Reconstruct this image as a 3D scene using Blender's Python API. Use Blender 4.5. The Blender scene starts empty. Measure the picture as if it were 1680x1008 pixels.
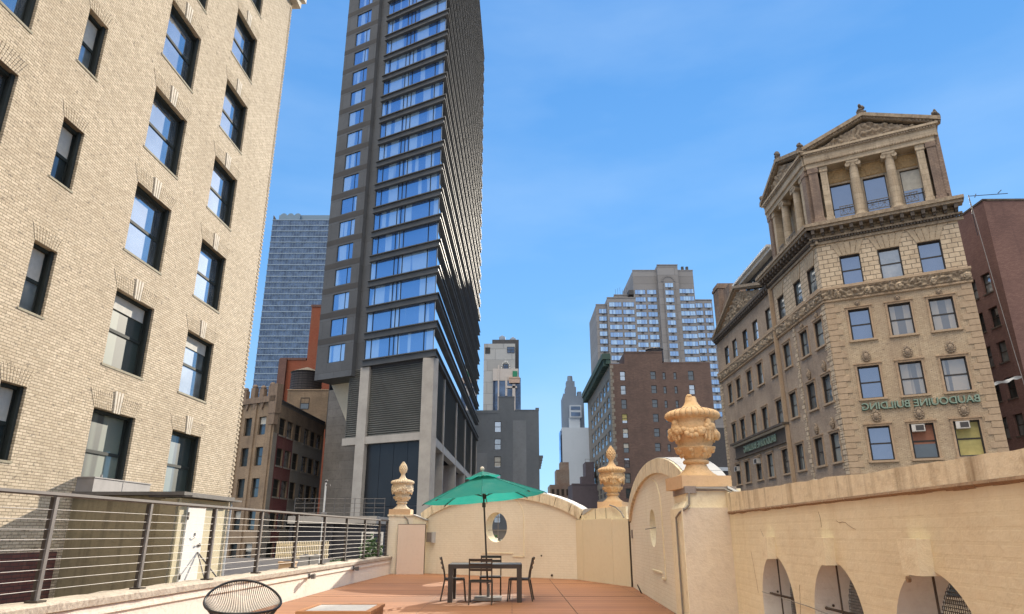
import bpy, math, random
from mathutils import Vector, Matrix, noise
R = math.radians
random.seed(7)
S = bpy.context.scene

# ---------------------------------------------------------------- camera, sky, sun
CAM_H = 1.4
cd = bpy.data.cameras.new('camera'); cam = bpy.data.objects.new('camera', cd)
S.collection.objects.link(cam); S.camera = cam
cd.sensor_width = 36; cd.lens = 24; cd.clip_start = 0.1; cd.clip_end = 3000
cam.location = (0, 0, CAM_H); cam.rotation_euler = (R(90 + 18.37), 0, 0)

SUN_AZ, SUN_EL = 22.0, 20.8
sl = bpy.data.lights.new('sun', 'SUN'); sl.energy = 4.8; sl.angle = R(0.5); sl.color = (1.0, 0.90, 0.75)
so = bpy.data.objects.new('sun', sl); S.collection.objects.link(so)
sd = Vector((math.sin(R(SUN_AZ)) * math.cos(R(SUN_EL)), math.cos(R(SUN_AZ)) * math.cos(R(SUN_EL)), math.sin(R(SUN_EL))))
so.rotation_euler = sd.to_track_quat('Z', 'Y').to_euler()

W = bpy.data.worlds.new('World'); S.world = W; W.use_nodes = True
def build_world():
    nt = W.node_tree; N = nt.nodes; L = nt.links; N.clear()
    out = N.new('ShaderNodeOutputWorld'); bg = N.new('ShaderNodeBackground'); L.new(bg.outputs[0], out.inputs[0])
    sky = N.new('ShaderNodeTexSky'); sky.sky_type = 'NISHITA'; sky.sun_disc = False
    sky.sun_elevation = R(SUN_EL); sky.sun_rotation = R(SUN_AZ)
    sky.air_density = 1.0; sky.dust_density = 0.0; sky.ozone_density = 1.6
    tint = N.new('ShaderNodeMix'); tint.data_type = 'RGBA'; tint.blend_type = 'MULTIPLY'; tint.inputs[0].default_value = 1
    L.new(sky.outputs[0], tint.inputs[6]); tint.inputs[7].default_value = SKY_TINT
    tc = N.new('ShaderNodeTexCoord'); sp = N.new('ShaderNodeSeparateXYZ'); L.new(tc.outputs['Generated'], sp.inputs[0])
    # elevation-dependent air colour mixed with the physical sky
    rp = N.new('ShaderNodeValToRGB'); e = rp.color_ramp.elements; e[0].position = 0; e[0].color = (.38, .66, .98, 1); e[1].position = .75; e[1].color = (.085, .34, .85, 1)
    q = e.new(.30); q.color = (.20, .50, .95, 1)
    L.new(sp.outputs[2], rp.inputs[0]); sc = N.new('ShaderNodeVectorMath'); sc.operation = 'SCALE'; L.new(rp.outputs[0], sc.inputs[0]); sc.inputs['Scale'].default_value = AIR
    am = N.new('ShaderNodeMix'); am.data_type = 'RGBA'; am.inputs[0].default_value = .78; L.new(tint.outputs[2], am.inputs[6]); L.new(sc.outputs[0], am.inputs[7])
    # unseen paler sky behind the camera, added as neutral fill
    bk = N.new('ShaderNodeMapRange'); bk.interpolation_type = 'SMOOTHSTEP'; L.new(sp.outputs[1], bk.inputs[0]); bk.inputs['From Min'].default_value = -.35; bk.inputs['From Max'].default_value = -.95; bk.inputs['To Max'].default_value = .85
    bm = N.new('ShaderNodeMix'); bm.data_type = 'RGBA'; L.new(bk.outputs[0], bm.inputs[0]); L.new(am.outputs[2], bm.inputs[6]); bm.inputs[7].default_value = FILL_BACKSKY
    # thin wisps of high cloud
    mp = N.new('ShaderNodeMapping'); mp.inputs['Scale'].default_value = (1.2, 1.2, 4); mp.inputs['Rotation'].default_value = (0, R(15), R(30)); L.new(tc.outputs['Generated'], mp.inputs[0])
    n1 = N.new('ShaderNodeTexNoise'); n1.inputs['Scale'].default_value = 1.6; n1.inputs['Detail'].default_value = 6; n1.inputs['Roughness'].default_value = .5; L.new(mp.outputs[0], n1.inputs[0])
    r1 = N.new('ShaderNodeMapRange'); r1.inputs['From Min'].default_value = .47; r1.inputs['From Max'].default_value = .8; r1.inputs['To Max'].default_value = .26; L.new(n1.outputs[0], r1.inputs[0])
    wis = N.new('ShaderNodeMix'); wis.data_type = 'RGBA'; L.new(r1.outputs[0], wis.inputs[0]); L.new(bm.outputs[2], wis.inputs[6]); wis.inputs[7].default_value = WISP
    # unseen bright cloud overhead, added to light the shaded fronts
    dt = N.new('ShaderNodeVectorMath'); dt.operation = 'DOT_PRODUCT'; dt.inputs[1].default_value = (-0.03, -0.22, 0.975); L.new(tc.outputs['Generated'], dt.inputs[0])
    n2 = N.new('ShaderNodeTexNoise'); n2.inputs['Scale'].default_value = 3.0; n2.inputs['Detail'].default_value = 5; L.new(tc.outputs['Generated'], n2.inputs[0])
    ad = N.new('ShaderNodeMath'); ad.operation = 'MULTIPLY_ADD'; ad.inputs[1].default_value = .5; L.new(n2.outputs[0], ad.inputs[0]); L.new(dt.outputs['Value'], ad.inputs[2])
    r2 = N.new('ShaderNodeMapRange'); r2.interpolation_type = 'SMOOTHSTEP'; r2.inputs['From Min'].default_value = 1.02; r2.inputs['From Max'].default_value = 1.17; L.new(ad.outputs[0], r2.inputs[0])
    cl = N.new('ShaderNodeMix'); cl.data_type = 'RGBA'; L.new(r2.outputs[0], cl.inputs[0]); L.new(wis.outputs[2], cl.inputs[6]); cl.inputs[7].default_value = FILL_CLOUD
    L.new(cl.outputs[2], bg.inputs[0]); bg.inputs[1].default_value = SKY_STRENGTH
SKY_TINT = (0.72, 1.0, 1.25, 1); WISP = (4.0, 5.2, 6.6, 1); FILL_CLOUD = (37, 33, 27, 1); FILL_BACKSKY = (5.4, 5.6, 6.0, 1); AIR = 5.5; SKY_STRENGTH = 0.10
build_world()
S.view_settings.view_transform = 'Standard'; S.view_settings.look = 'None'; S.view_settings.exposure = 0.85; S.view_settings.gamma = 1
S.render.engine = 'CYCLES'
S.cycles.max_bounces = 6; S.cycles.diffuse_bounces = 4; S.cycles.glossy_bounces = 3

# ---------------------------------------------------------------- materials
MATS = {}
def nodes(name):
    m = bpy.data.materials.new(name); m.use_nodes = True
    nt = m.node_tree; b = nt.nodes['Principled BSDF']
    return m, nt, nt.nodes, nt.links, b
def c4(c): return (c[0], c[1], c[2], 1)
def mixc(N, L, f, a, b, mode='MIX'):
    x = N.new('ShaderNodeMix'); x.data_type = 'RGBA'; x.blend_type = mode
    for i, v in ((0, f), (6, a), (7, b)):
        if hasattr(v, 'links'): L.new(v, x.inputs[i])
        else: x.inputs[i].default_value = v if i == 0 else c4(v)
    return x.outputs[2]
def rng(N, L, v, a, b, c=0., d=1.):
    x = N.new('ShaderNodeMapRange'); L.new(v, x.inputs[0])
    for k, q in zip(('From Min', 'From Max', 'To Min', 'To Max'), (a, b, c, d)): x.inputs[k].default_value = q
    return x.outputs[0]
def objvec(N, L, mode='wall', scale=(1, 1, 1)):
    tc = N.new('ShaderNodeTexCoord')
    if mode == 'obj': src = tc.outputs['Object']
    else:
        sp = N.new('ShaderNodeSeparateXYZ'); L.new(tc.outputs['Object'], sp.inputs[0]); cb = N.new('ShaderNodeCombineXYZ')
        if mode == 'wall':
            a = N.new('ShaderNodeMath'); a.operation = 'ADD'; L.new(sp.outputs[0], a.inputs[0]); L.new(sp.outputs[1], a.inputs[1])
            L.new(a.outputs[0], cb.inputs[0]); L.new(sp.outputs[2], cb.inputs[1])
        src = cb.outputs[0]
    mp = N.new('ShaderNodeMapping'); mp.inputs['Scale'].default_value = scale; L.new(src, mp.inputs[0])
    return mp.outputs[0]
def noisef(N, L, vec, scale, detail=4, rough=.55):
    n = N.new('ShaderNodeTexNoise'); n.inputs['Scale'].default_value = scale; n.inputs['Detail'].default_value = detail; n.inputs['Roughness'].default_value = rough
    L.new(vec, n.inputs[0]); return n.outputs[0]
def bump(N, L, b, h, strength, dist, prev=None):
    x = N.new('ShaderNodeBump'); x.inputs['Strength'].default_value = strength; x.inputs['Distance'].default_value = dist; L.new(h, x.inputs['Height'])
    if prev is not None: L.new(prev, x.inputs['Normal'])
    L.new(x.outputs[0], b.inputs['Normal']); return x.outputs[0]
def mat_brick(name, c1, c2, mortar, bw=.3, bh=.1, ms=.012, stain=(.25, .18, .12), samt=.35, bmp=.5, patch=None, offset=.5, big=.35, squash=1.0, freq=2, speck=.0):
    m, nt, N, L, b = nodes(name)
    v = objvec(N, L)
    t = N.new('ShaderNodeTexBrick'); L.new(v, t.inputs[0]); t.inputs['Scale'].default_value = 1; t.inputs['Brick Width'].default_value = bw; t.inputs['Row Height'].default_value = bh
    t.inputs['Mortar Size'].default_value = ms; t.inputs['Mortar Smooth'].default_value = .3; t.offset = offset; t.squash = squash; t.squash_frequency = freq
    t.inputs['Color1'].default_value = c4(c1); t.inputs['Color2'].default_value = c4(c2); t.inputs['Mortar'].default_value = c4(mortar)
    o = objvec(N, L, 'obj')
    n = noisef(N, L, o, .35, 6, .6); col = mixc(N, L, rng(N, L, n, .4, .75, 0, samt), t.outputs[0], stain)
    n2 = noisef(N, L, o, 6, 4, .65); col = mixc(N, L, rng(N, L, n2, .3, .75, 0, big), col, tuple(x * .55 for x in c1))
    sv = objvec(N, L, 'wall', (2.5, .12, 1)); n3 = noisef(N, L, sv, 1.0, 5, .6); col = mixc(N, L, rng(N, L, n3, .55, .8, 0, samt), col, stain)
    spv = objvec(N, L, 'wall', (3.2 / bw * .3, 1.0 / bh * .55, 1)); n5 = noisef(N, L, spv, 1.0, 2, .8); col = mixc(N, L, rng(N, L, n5, .60, .68, 0, speck), col, tuple(x * .45 for x in mortar))
    if patch: n4 = noisef(N, L, o, .5, 3); col = mixc(N, L, rng(N, L, n4, .55, .62), col, patch)
    L.new(col, b.inputs['Base Color']); b.inputs['Roughness'].default_value = .88
    inv = N.new('ShaderNodeMath'); inv.operation = 'SUBTRACT'; inv.inputs[0].default_value = 1; L.new(t.outputs[1], inv.inputs[1])
    p = bump(N, L, b, inv.outputs[0], bmp, .012); bump(N, L, b, n2, .35, .03, p)
    return m
def mat_stone(name, c, c2=None, stain=None, scale=1.0, bmp=.3, rough=.85, samt=.5, streak=.0, metallic=0., joints=None):
    m, nt, N, L, b = nodes(name)
    o = objvec(N, L, 'obj'); c2 = c2 or tuple(x * .75 for x in c); stain = stain or tuple(x * .35 for x in c)
    n = noisef(N, L, o, 1.3 * scale, 6, .6); col = mixc(N, L, rng(N, L, n, .3, .7), c, c2)
    n2 = noisef(N, L, o, 9 * scale, 5, .7); col = mixc(N, L, rng(N, L, n2, .5, .78, 0, samt), col, stain)
    if streak:
        sv = objvec(N, L, 'wall', (4.5 * scale, .35 * scale, 1)); n3 = noisef(N, L, sv, 1.0, 5, .6); col = mixc(N, L, rng(N, L, n3, .5, .75, 0, streak), col, stain)
    nrm = None
    if joints:
        v = objvec(N, L); t = N.new('ShaderNodeTexBrick'); L.new(v, t.inputs[0]); t.inputs['Scale'].default_value = 1
        t.inputs['Brick Width'].default_value = joints[0]; t.inputs['Row Height'].default_value = joints[1]; t.inputs['Mortar Size'].default_value = joints[2]; t.inputs['Mortar Smooth'].default_value = .4
        t.inputs['Color1'].default_value = (1, 1, 1, 1); t.inputs['Color2'].default_value = (.82, .8, .78, 1); t.inputs['Mortar'].default_value = (joints[3],) * 3 + (1,)
        col = mixc(N, L, 1.0, col, t.outputs[0], 'MULTIPLY')
        inv = N.new('ShaderNodeMath'); inv.operation = 'SUBTRACT'; inv.inputs[0].default_value = 1; L.new(t.outputs[1], inv.inputs[1])
        nrm = bump(N, L, b, inv.outputs[0], .6, joints[2] * 1.2)
    L.new(col, b.inputs['Base Color']); b.inputs['Roughness'].default_value = rough; b.inputs['Metallic'].default_value = metallic
    if bmp: bump(N, L, b, n2, bmp, .03 / scale, nrm)
    return m
def mat_plain(name, c, rough=.5, metallic=0., var=.15, scale=3., bmp=0.):
    m, nt, N, L, b = nodes(name)
    o = objvec(N, L, 'obj'); n = noisef(N, L, o, scale, 5, .6)
    col = mixc(N, L, rng(N, L, n, .3, .7), tuple(x * (1 - var) for x in c), tuple(min(1, x * (1 + var)) for x in c))
    L.new(col, b.inputs['Base Color']); b.inputs['Roughness'].default_value = rough; b.inputs['Metallic'].default_value = metallic
    if bmp: bump(N, L, b, n, bmp, .02)
    return m
def mat_glass(name, inner, refl=.45, tint=(.85, .92, 1), wav=.02, wscale=1.2, curtain=None, vary=0., cscale=1.5):
    """window glass seen from outside: a mirror coat over what stands behind it"""
    m, nt, N, L, b = nodes(name); out = [n for n in N if n.type == 'OUTPUT_MATERIAL'][0]
    oi = N.new('ShaderNodeObjectInfo'); om = N.new('ShaderNodeMath'); om.operation = 'MULTIPLY'; om.inputs[1].default_value = 97.0; L.new(oi.outputs['Random'], om.inputs[0])
    def shift(v): a = N.new('ShaderNodeVectorMath'); a.operation = 'ADD'; L.new(v, a.inputs[0]); L.new(om.outputs[0], a.inputs[1]); return a.outputs[0]
    o = shift(objvec(N, L, 'obj'))
    col = None
    if curtain:
        v = shift(objvec(N, L, 'wall', (cscale, .02, 1))); n = noisef(N, L, v, 1.0, 1); f = rng(N, L, n, .5, .53)
        w = N.new('ShaderNodeTexWave'); w.inputs['Scale'].default_value = 4; w.inputs['Distortion'].default_value = .5; v2 = objvec(N, L, 'wall', (1, .01, 1)); L.new(v2, w.inputs[0])
        cc = mixc(N, L, rng(N, L, w.outputs[1], 0, 1, 0, .35), curtain, tuple(x * .6 for x in curtain))
        col = mixc(N, L, f, inner, cc)
    else:
        n = noisef(N, L, o, 1.1, 3); col = mixc(N, L, rng(N, L, n, .4, .6), inner, tuple(x * .5 for x in inner))
    L.new(col, b.inputs['Base Color']); b.inputs['Roughness'].default_value = .6
    g = N.new('ShaderNodeBsdfGlossy'); g.inputs['Roughness'].default_value = .02; g.inputs['Color'].default_value = c4(tint)
    if wav:
        nn = noisef(N, L, o, wscale, 2); bb = N.new('ShaderNodeBump'); bb.inputs['Strength'].default_value = wav * 10; bb.inputs['Distance'].default_value = .05; L.new(nn, bb.inputs['Height']); L.new(bb.outputs[0], g.inputs['Normal'])
    fr = N.new('ShaderNodeFresnel'); fr.inputs[0].default_value = 1.5
    f = N.new('ShaderNodeMath'); f.operation = 'ADD'; f.use_clamp = True; L.new(fr.outputs[0], f.inputs[0]); f.inputs[1].default_value = refl
    if vary:
        nv = noisef(N, L, objvec(N, L, 'obj', (vary, vary, vary)), 1, 0); f2 = N.new('ShaderNodeMath'); f2.operation = 'MULTIPLY'; L.new(f.outputs[0], f2.inputs[0]); L.new(rng(N, L, nv, .35, .65, .45, 1.15), f2.inputs[1]); f2.use_clamp = True; f = f2
    mx = N.new('ShaderNodeMixShader'); L.new(f.outputs[0], mx.inputs[0]); L.new(b.outputs[0], mx.inputs[1]); L.new(g.outputs[0], mx.inputs[2]); L.new(mx.outputs[0], out.inputs[0])
    return m

M = {}
M['tan_brick'] = mat_brick('tan_brick', (.51, .41, .28), (.70, .58, .42), (.17, .125, .08), .235, .076, .0085, samt=.45, stain=(.35, .27, .175), big=.5, bmp=.8, speck=.55)
M['red_base'] = mat_brick('old_red_brick', (.11, .035, .03), (.17, .06, .045), (.05, .03, .03), .28, .092, .012)
M['header_white'] = mat_stone('pale_terracotta', (.72, .64, .52), stain=(.2, .15, .1))
M['greenblack'] = mat_plain('dark_green_paint', (.014, .020, .018), .8)
M['sill_green'] = mat_stone('weathered_sill', (.34, .30, .21), stain=(.12, .12, .08))
M['glass_sky'] = mat_glass('window_glass', (.16, .19, .22), .42, wav=0)
M['glass_mid'] = mat_glass('window_glass_hazy', (.22, .26, .27), .25, wav=0)
M['glass_dark'] = mat_glass('window_glass_dark', (.02, .03, .03), .07, wav=0)
M['glass_old'] = mat_glass('wavy_old_glass', (.20, .19, .17), .22, wav=.004, wscale=1.2)
M['glass_green'] = mat_glass('greenish_interior_glass', (.16, .19, .155), .03, wav=0, curtain=(.035, .05, .045), cscale=.9)
M['glass_navy'] = mat_glass('navy_reflecting_glass', (.02, .03, .06), .26, (.62, .76, 1), wav=0)
M['glass_pale'] = mat_glass('pale_curtained_glass', (.30, .32, .30), .14, wav=0, curtain=(.10, .105, .10), cscale=1.1)
M['glass_black'] = mat_glass('black_window_glass', (.02, .025, .025), .0, (.35, .38, .36), wav=0)
M['glass_warp'] = mat_glass('rippled_old_glass', (.26, .215, .16), .12, wav=.004, wscale=1.2, curtain=(.05, .04, .035), cscale=2.2)
M['glass_tower'] = mat_glass('tower_glass', (.03, .09, .26), .42, (.50, .72, 1), wav=0, curtain=(.30, .42, .55), cscale=.75)
M['glass_side'] = mat_glass('tower_side_glass', (.05, .07, .10), .5, (.9, .95, 1), wav=0)
M['glass_blue'] = mat_glass('blue_glass', (.016, .045, .11), .12, (.50, .68, .95), wav=0, vary=.35)
M['blind'] = mat_plain('roller_blind', (.52, .50, .44), .8)
M['blind_yellow'] = mat_plain('yellow_shade', (.42, .36, .14), .8)
M['blind_red'] = mat_plain('rust_shade', (.30, .13, .08), .8)
M['concrete_dark'] = mat_stone('grey_tower_panel', (.100, .108, .122), (.076, .083, .094), scale=.25, bmp=.1, samt=.25, joints=(2.4, 3.22, .02, .5))
M['spandrel'] = mat_plain('bronze_grey_metal', (.064, .065, .067), .6, .0, .18, .6)
M['spandrel_band'] = mat_stone('darker_panel_band', (.056, .054, .055), scale=.3, bmp=.1, samt=.2)
M['recess'] = mat_plain('dark_recess', (.03, .029, .035), .7)
M['louver'] = mat_plain('louver_metal', (.13, .13, .12), .5, .1, .2, .4)
M['white_column'] = mat_stone('pale_concrete', (.42, .39, .355), scale=.4, bmp=.1, samt=.2)
M['soffit'] = mat_plain('cream_panel', (.55, .48, .36), .8, var=.05)
M['pinkish'] = mat_plain('beige_grey_panel', (.34, .30, .28), .8, var=.06)
M['navy_panel'] = mat_plain('dark_blue_panel', (.012, .014, .018), .4, 0, .2, .5)
M['board_concrete'] = mat_stone('board_marked_concrete', (.25, .235, .22), (.17, .16, .15), scale=.35, samt=.6, joints=(8, 1.1, .03, .7))
M['terr_brick'] = mat_brick('brown_stone_brick', (.30, .215, .14), (.36, .265, .175), (.19, .13, .09), .3, .1, .01, samt=.8, stain=(.10, .07, .05), bmp=.2)
M['terr_top'] = mat_stone('sooty_terracotta', (.24, .17, .12), stain=(.06, .045, .04), samt=.9, streak=.7)
M['paint_red'] = mat_brick('oxblood_paint', (.17, .045, .045), (.21, .06, .055), (.10, .03, .03), .3, .1, .01, samt=.3)
M['paint_grey'] = mat_brick('pale_grey_paint', (.32, .29, .25), (.36, .33, .28), (.24, .21, .18), .3, .1, .01, samt=.4)
M['red_brick'] = mat_brick('orange_red_brick', (.30, .075, .035), (.36, .10, .05), (.18, .07, .05), .3, .12, .012, samt=.2)
M['tank'] = mat_brick('tank_wood', (.05, .045, .05), (.085, .075, .075), (.025, .02, .025), .16, 6, .015, samt=.3, stain=(.10, .09, .08))
M['tank_roof'] = mat_stone('tank_roof', (.24, .20, .15))
M['hoop'] = mat_plain('iron_hoop', (.03, .03, .035), .6, .5)
M['brown_brick'] = mat_brick('brown_brick', (.135, .082, .068), (.18, .112, .092), (.12, .095, .08), .6, .25, .03, samt=.5, stain=(.06, .045, .042), bmp=.2)
M['grey_stone'] = mat_stone('grey_limestone', (.27, .24, .20), scale=.3, streak=.4)
M['green_copper'] = mat_stone('green_copper', (.042, .085, .072), (.07, .11, .095), scale=.6, streak=.6)
M['apt_wall'] = mat_stone('grey_beige_panel', (.255, .25, .255), (.23, .225, .23), scale=.12, bmp=.05, samt=.15, joints=(60, 3.04, .08, .6))
M['grey_paint'] = mat_stone('patchy_grey_paint', (.17, .185, .20), (.13, .145, .16), stain=(.10, .105, .115), scale=.12, bmp=.1, samt=.5, streak=.3)
M['grey_paint_pale'] = mat_stone('pale_grey_patch', (.23, .245, .26), scale=.2, bmp=.1, samt=.3)
M['pale_panel'] = mat_stone('pale_metal_panel', (.40, .41, .41), (.34, .35, .36), scale=.1, bmp=.05, samt=.1, joints=(5, 3.4, .1, .7))
M['pale_panel2'] = mat_plain('pinkish_white_panel', (.46, .42, .39), .6, var=.05)
M['slate_blue'] = mat_stone('slate_blue_wall', (.17, .21, .27), (.15, .19, .25), scale=.1, bmp=.05, samt=.1)
M['white_grey'] = mat_stone('white_grey_wall', (.42, .47, .53), (.38, .43, .49), scale=.08, bmp=.05, samt=.1)
M['green_net'] = mat_plain('green_net', (.02, .20, .11), .8)
M['mauve'] = mat_stone('mauve_wall', (.14, .115, .13), scale=.15, bmp=.05, samt=.3)
M['far_stone'] = mat_stone('distant_masonry', (.27, .23, .20), (.22, .15, .12), scale=.3, samt=.7)
M['red_dark'] = mat_brick('dark_red_brick', (.185, .098, .080), (.25, .135, .11), (.11, .07, .06), .25, .085, .01, samt=.5, stain=(.07, .035, .035), bmp=.5)
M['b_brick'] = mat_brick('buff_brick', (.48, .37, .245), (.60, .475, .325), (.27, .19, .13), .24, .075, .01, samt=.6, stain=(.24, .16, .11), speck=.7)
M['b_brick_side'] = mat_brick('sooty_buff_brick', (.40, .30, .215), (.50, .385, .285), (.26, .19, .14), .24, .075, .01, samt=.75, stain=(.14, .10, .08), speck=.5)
M['b_vous'] = mat_stone('grimy_voussoir', (.52, .41, .28), (.33, .25, .17), stain=(.12, .08, .05), scale=.9, samt=.6)
M['b_rust'] = mat_stone('rusticated_stone', (.64, .51, .36), (.55, .43, .30), stain=(.22, .15, .1), scale=.8, samt=.5, streak=.35, joints=(.62, .33, .03, .35))
M['b_stone'] = mat_stone('brown_sandstone', (.44, .325, .22), (.38, .275, .18), stain=(.16, .1, .07), samt=.5, streak=.3)
M['b_trim'] = mat_stone('carved_limestone', (.40, .31, .22), (.25, .185, .13), stain=(.055, .042, .033), samt=.85, streak=.65, bmp=.6)
M['b_col'] = mat_stone('limestone_column', (.52, .42, .30), (.38, .30, .21), stain=(.17, .12, .08), samt=.6, streak=.5, joints=(3, .42, .012, .55))
M['b_carved'] = mat_stone('grimy_carving', (.42, .33, .23), (.20, .145, .10), stain=(.035, .026, .02), scale=3.0, samt=.9, streak=.4, bmp=.9)
M['b_dark'] = mat_stone('blackened_stone', (.12, .095, .075), (.08, .062, .05), stain=(.03, .025, .02), samt=.8, streak=.6, bmp=.6)
M['b_ochre'] = mat_stone('ochre_carved_panel', (.44, .30, .15), (.38, .25, .12), stain=(.18, .11, .06), scale=1.5, samt=.7)
M['b_pier'] = mat_brick('streaked_pier_brick', (.26, .18, .13), (.36, .26, .19), (.15, .1, .08), .3, .11, .012, samt=.9, stain=(.09, .065, .06))
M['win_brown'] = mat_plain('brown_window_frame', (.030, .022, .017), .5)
M['win_frame_stone'] = mat_stone('window_surround', (.44, .31, .20), (.36, .25, .16), stain=(.12, .08, .06), samt=.6, streak=.4)
M['sign_green'] = mat_stone('verdigris_letters', (.27, .35, .28), (.17, .24, .185), scale=4, samt=.4)
M['sign_dark'] = mat_plain('dark_green_edge', (.035, .075, .055), .6)
M['iron'] = mat_plain('grey_iron', (.12, .11, .105), .6, .1)
M['ac_case'] = mat_plain('beige_metal_case', (.50, .47, .43), .5)
M['ac_grille'] = mat_plain('dark_grille', (.05, .045, .045), .6)
M['slate_roof'] = mat_plain('dark_slate', (.055, .055, .06), .8)
M['white_trim'] = mat_plain('white_metal_trim', (.62, .62, .60), .5)
# terrace
M['cream'] = mat_brick('cream_painted_brick', (.84, .76, .60), (.85, .775, .62), (.81, .725, .56), .22, .075, .012, samt=.28, stain=(.50, .36, .22), bmp=.18, big=.18)
M['cream_plaster'] = mat_stone('cream_stucco', (.83, .735, .53), (.77, .67, .46), stain=(.46, .34, .19), scale=.9, samt=.5, streak=.25, bmp=.35)
M['arcade'] = mat_brick('faint_brick_stucco', (.84, .745, .53), (.85, .76, .55), (.825, .73, .515), .22, .075, .012, samt=.55, stain=(.56, .42, .25), bmp=.14, big=.22)
M['cream_coping'] = mat_stone('stained_cream_coping', (.79, .70, .52), (.72, .61, .42), stain=(.20, .125, .06), scale=1.1, samt=.4, streak=.9, bmp=.4)
M['mastic'] = mat_stone('rough_brown_mastic', (.34, .22, .13), (.26, .17, .10), scale=4, samt=.7, bmp=1.0)
M['ochre_stone'] = mat_stone('ochre_painted_stone', (.66, .45, .245), (.58, .37, .18), stain=(.22, .12, .05), scale=3.5, samt=.6, bmp=.5)
M['pale_urn'] = mat_stone('pale_ochre_stone', (.74, .60, .42), (.68, .53, .34), stain=(.22, .14, .07), scale=2.2, samt=.6, bmp=.5)
M['ochre_plinth'] = mat_stone('terracotta_plinth', (.62, .42, .25), (.58, .385, .22), stain=(.25, .15, .08), scale=2, samt=.3)
M['pink_panel'] = mat_stone('pink_beige_panel', (.70, .56, .45), (.67, .53, .42), stain=(.45, .30, .2), scale=.8, samt=.2, bmp=.1)
M['yellow_panel'] = mat_stone('pale_yellow_panel', (.78, .68, .48), (.75, .65, .45), stain=(.5, .36, .18), scale=.8, samt=.2, bmp=.1)
M['white_cap'] = mat_stone('white_flashing', (.50, .50, .49), (.42, .42, .41), stain=(.35, .33, .3), scale=1, samt=.3, bmp=.2)
M['white_parapet'] = mat_stone('white_painted_parapet', (.82, .77, .67), (.79, .73, .62), stain=(.30, .22, .15), scale=1.6, samt=.3, streak=.1, bmp=.7)
M['ledge_top'] = mat_stone('flaking_ledge', (.50, .44, .35), (.42, .36, .29), stain=(.12, .09, .07), scale=1.6, samt=.75, bmp=1.0)
M['joint_dark'] = mat_plain('dark_joint', (.07, .05, .035), .9)
M['grey_plaster'] = mat_stone('grey_beige_stucco', (.60, .52, .42), (.72, .61, .46), stain=(.3, .22, .14), scale=.8, samt=.3, bmp=.4)
M['reveal'] = mat_stone('pale_reveal_plaster', (.72, .66, .56), (.68, .61, .51), stain=(.35, .27, .19), scale=1.2, samt=.3, streak=.2)
M['conduit'] = mat_plain('grey_conduit', (.22, .20, .17), .6)
M['flash_grey'] = mat_stone('lead_flashing', (.30, .25, .22), (.22, .19, .17), scale=2, samt=.4)
M['rail_dark'] = mat_plain('bronze_brown_steel', (.055, .043, .034), .42, .3)
M['rail_light'] = mat_plain('brushed_steel', (.30, .285, .27), .6, .2)
M['table_metal'] = mat_plain('brown_aluminium', (.060, .047, .038), .45, .2)
M['table_top'] = mat_plain('grey_slatted_top', (.20, .20, .20), .4, .2)
M['black_seat'] = mat_plain('black_seat', (.012, .011, .010), .5)
M['granite'] = mat_stone('grey_granite', (.33, .31, .29), scale=5, samt=.5)
M['marble'] = mat_stone('grey_marble_top', (.52, .50, .47), (.40, .39, .38), scale=3, samt=.4)
M['cable'] = mat_plain('black_cord', (.012, .012, .012), .45)
M['steel_white'] = mat_plain('white_door_paint', (.78, .75, .69), .5, var=.05)
M['bulk_shaded'] = mat_stone('shaded_tan_stucco', (.29, .235, .14), (.235, .19, .115), stain=(.10, .075, .045), scale=.7, samt=.5, streak=.85)  # shade of the near face put into the stucco colour; streaks are stains
M['bulk_lit'] = mat_stone('lit_tan_stucco', (.58, .50, .32), (.54, .46, .29), scale=.8, samt=.3)  # same stucco on the door side, sunlight put into its paler colour
M['metal_box'] = mat_plain('galvanised_box', (.25, .235, .23), .6, .1, .2, 1.5)
M['tar_roof'] = mat_stone('tar_roof', (.16, .145, .13), (.10, .09, .085), scale=.6, samt=.5)
M['leaf'] = mat_plain('leaf_green', (.045, .10, .025), .6, var=.5, scale=8)
M['wood_orange'] = None
def deck_mat(name, c1, c2, gap, bw, bh):
    m, nt, N, L, b = nodes(name)
    tc = N.new('ShaderNodeTexCoord'); mp = N.new('ShaderNodeMapping'); L.new(tc.outputs['Object'], mp.inputs[0])
    t = N.new('ShaderNodeTexBrick'); L.new(mp.outputs[0], t.inputs[0]); t.inputs['Scale'].default_value = 1; t.inputs['Brick Width'].default_value = bw; t.inputs['Row Height'].default_value = bh
    t.inputs['Mortar Size'].default_value = .010; t.inputs['Mortar Smooth'].default_value = .2; t.offset = .37
    t.inputs['Color1'].default_value = c4(c1); t.inputs['Color2'].default_value = c4(c2); t.inputs['Mortar'].default_value = c4(gap)
    g = N.new('ShaderNodeMapping'); g.inputs['Scale'].default_value = (1, 25, 1); L.new(tc.outputs['Object'], g.inputs[0]); n = noisef(N, L, g.outputs[0], 1.5, 6, .7)
    col = mixc(N, L, rng(N, L, n, .35, .75, 0, .35), t.outputs[0], tuple(x * .5 for x in c1))
    n2 = noisef(N, L, tc.outputs['Object'], .6, 4); col = mixc(N, L, rng(N, L, n2, .45, .7, 0, .35), col, tuple(min(1, x * .6) for x in c1))
    g2 = N.new('ShaderNodeMapping'); g2.inputs['Scale'].default_value = (.12, 2.6, 1); L.new(tc.outputs['Object'], g2.inputs[0]); n3 = noisef(N, L, g2.outputs[0], 1.0, 3, .7); col = mixc(N, L, rng(N, L, n3, .52, .62, 0, .45), col, tuple(x * .5 for x in c1))
    L.new(col, b.inputs['Base Color']); b.inputs['Roughness'].default_value = .62
    inv = N.new('ShaderNodeMath'); inv.operation = 'SUBTRACT'; inv.inputs[0].default_value = 1; L.new(t.outputs[1], inv.inputs[1])
    bump(N, L, b, inv.outputs[0], .6, .01)
    return m
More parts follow.
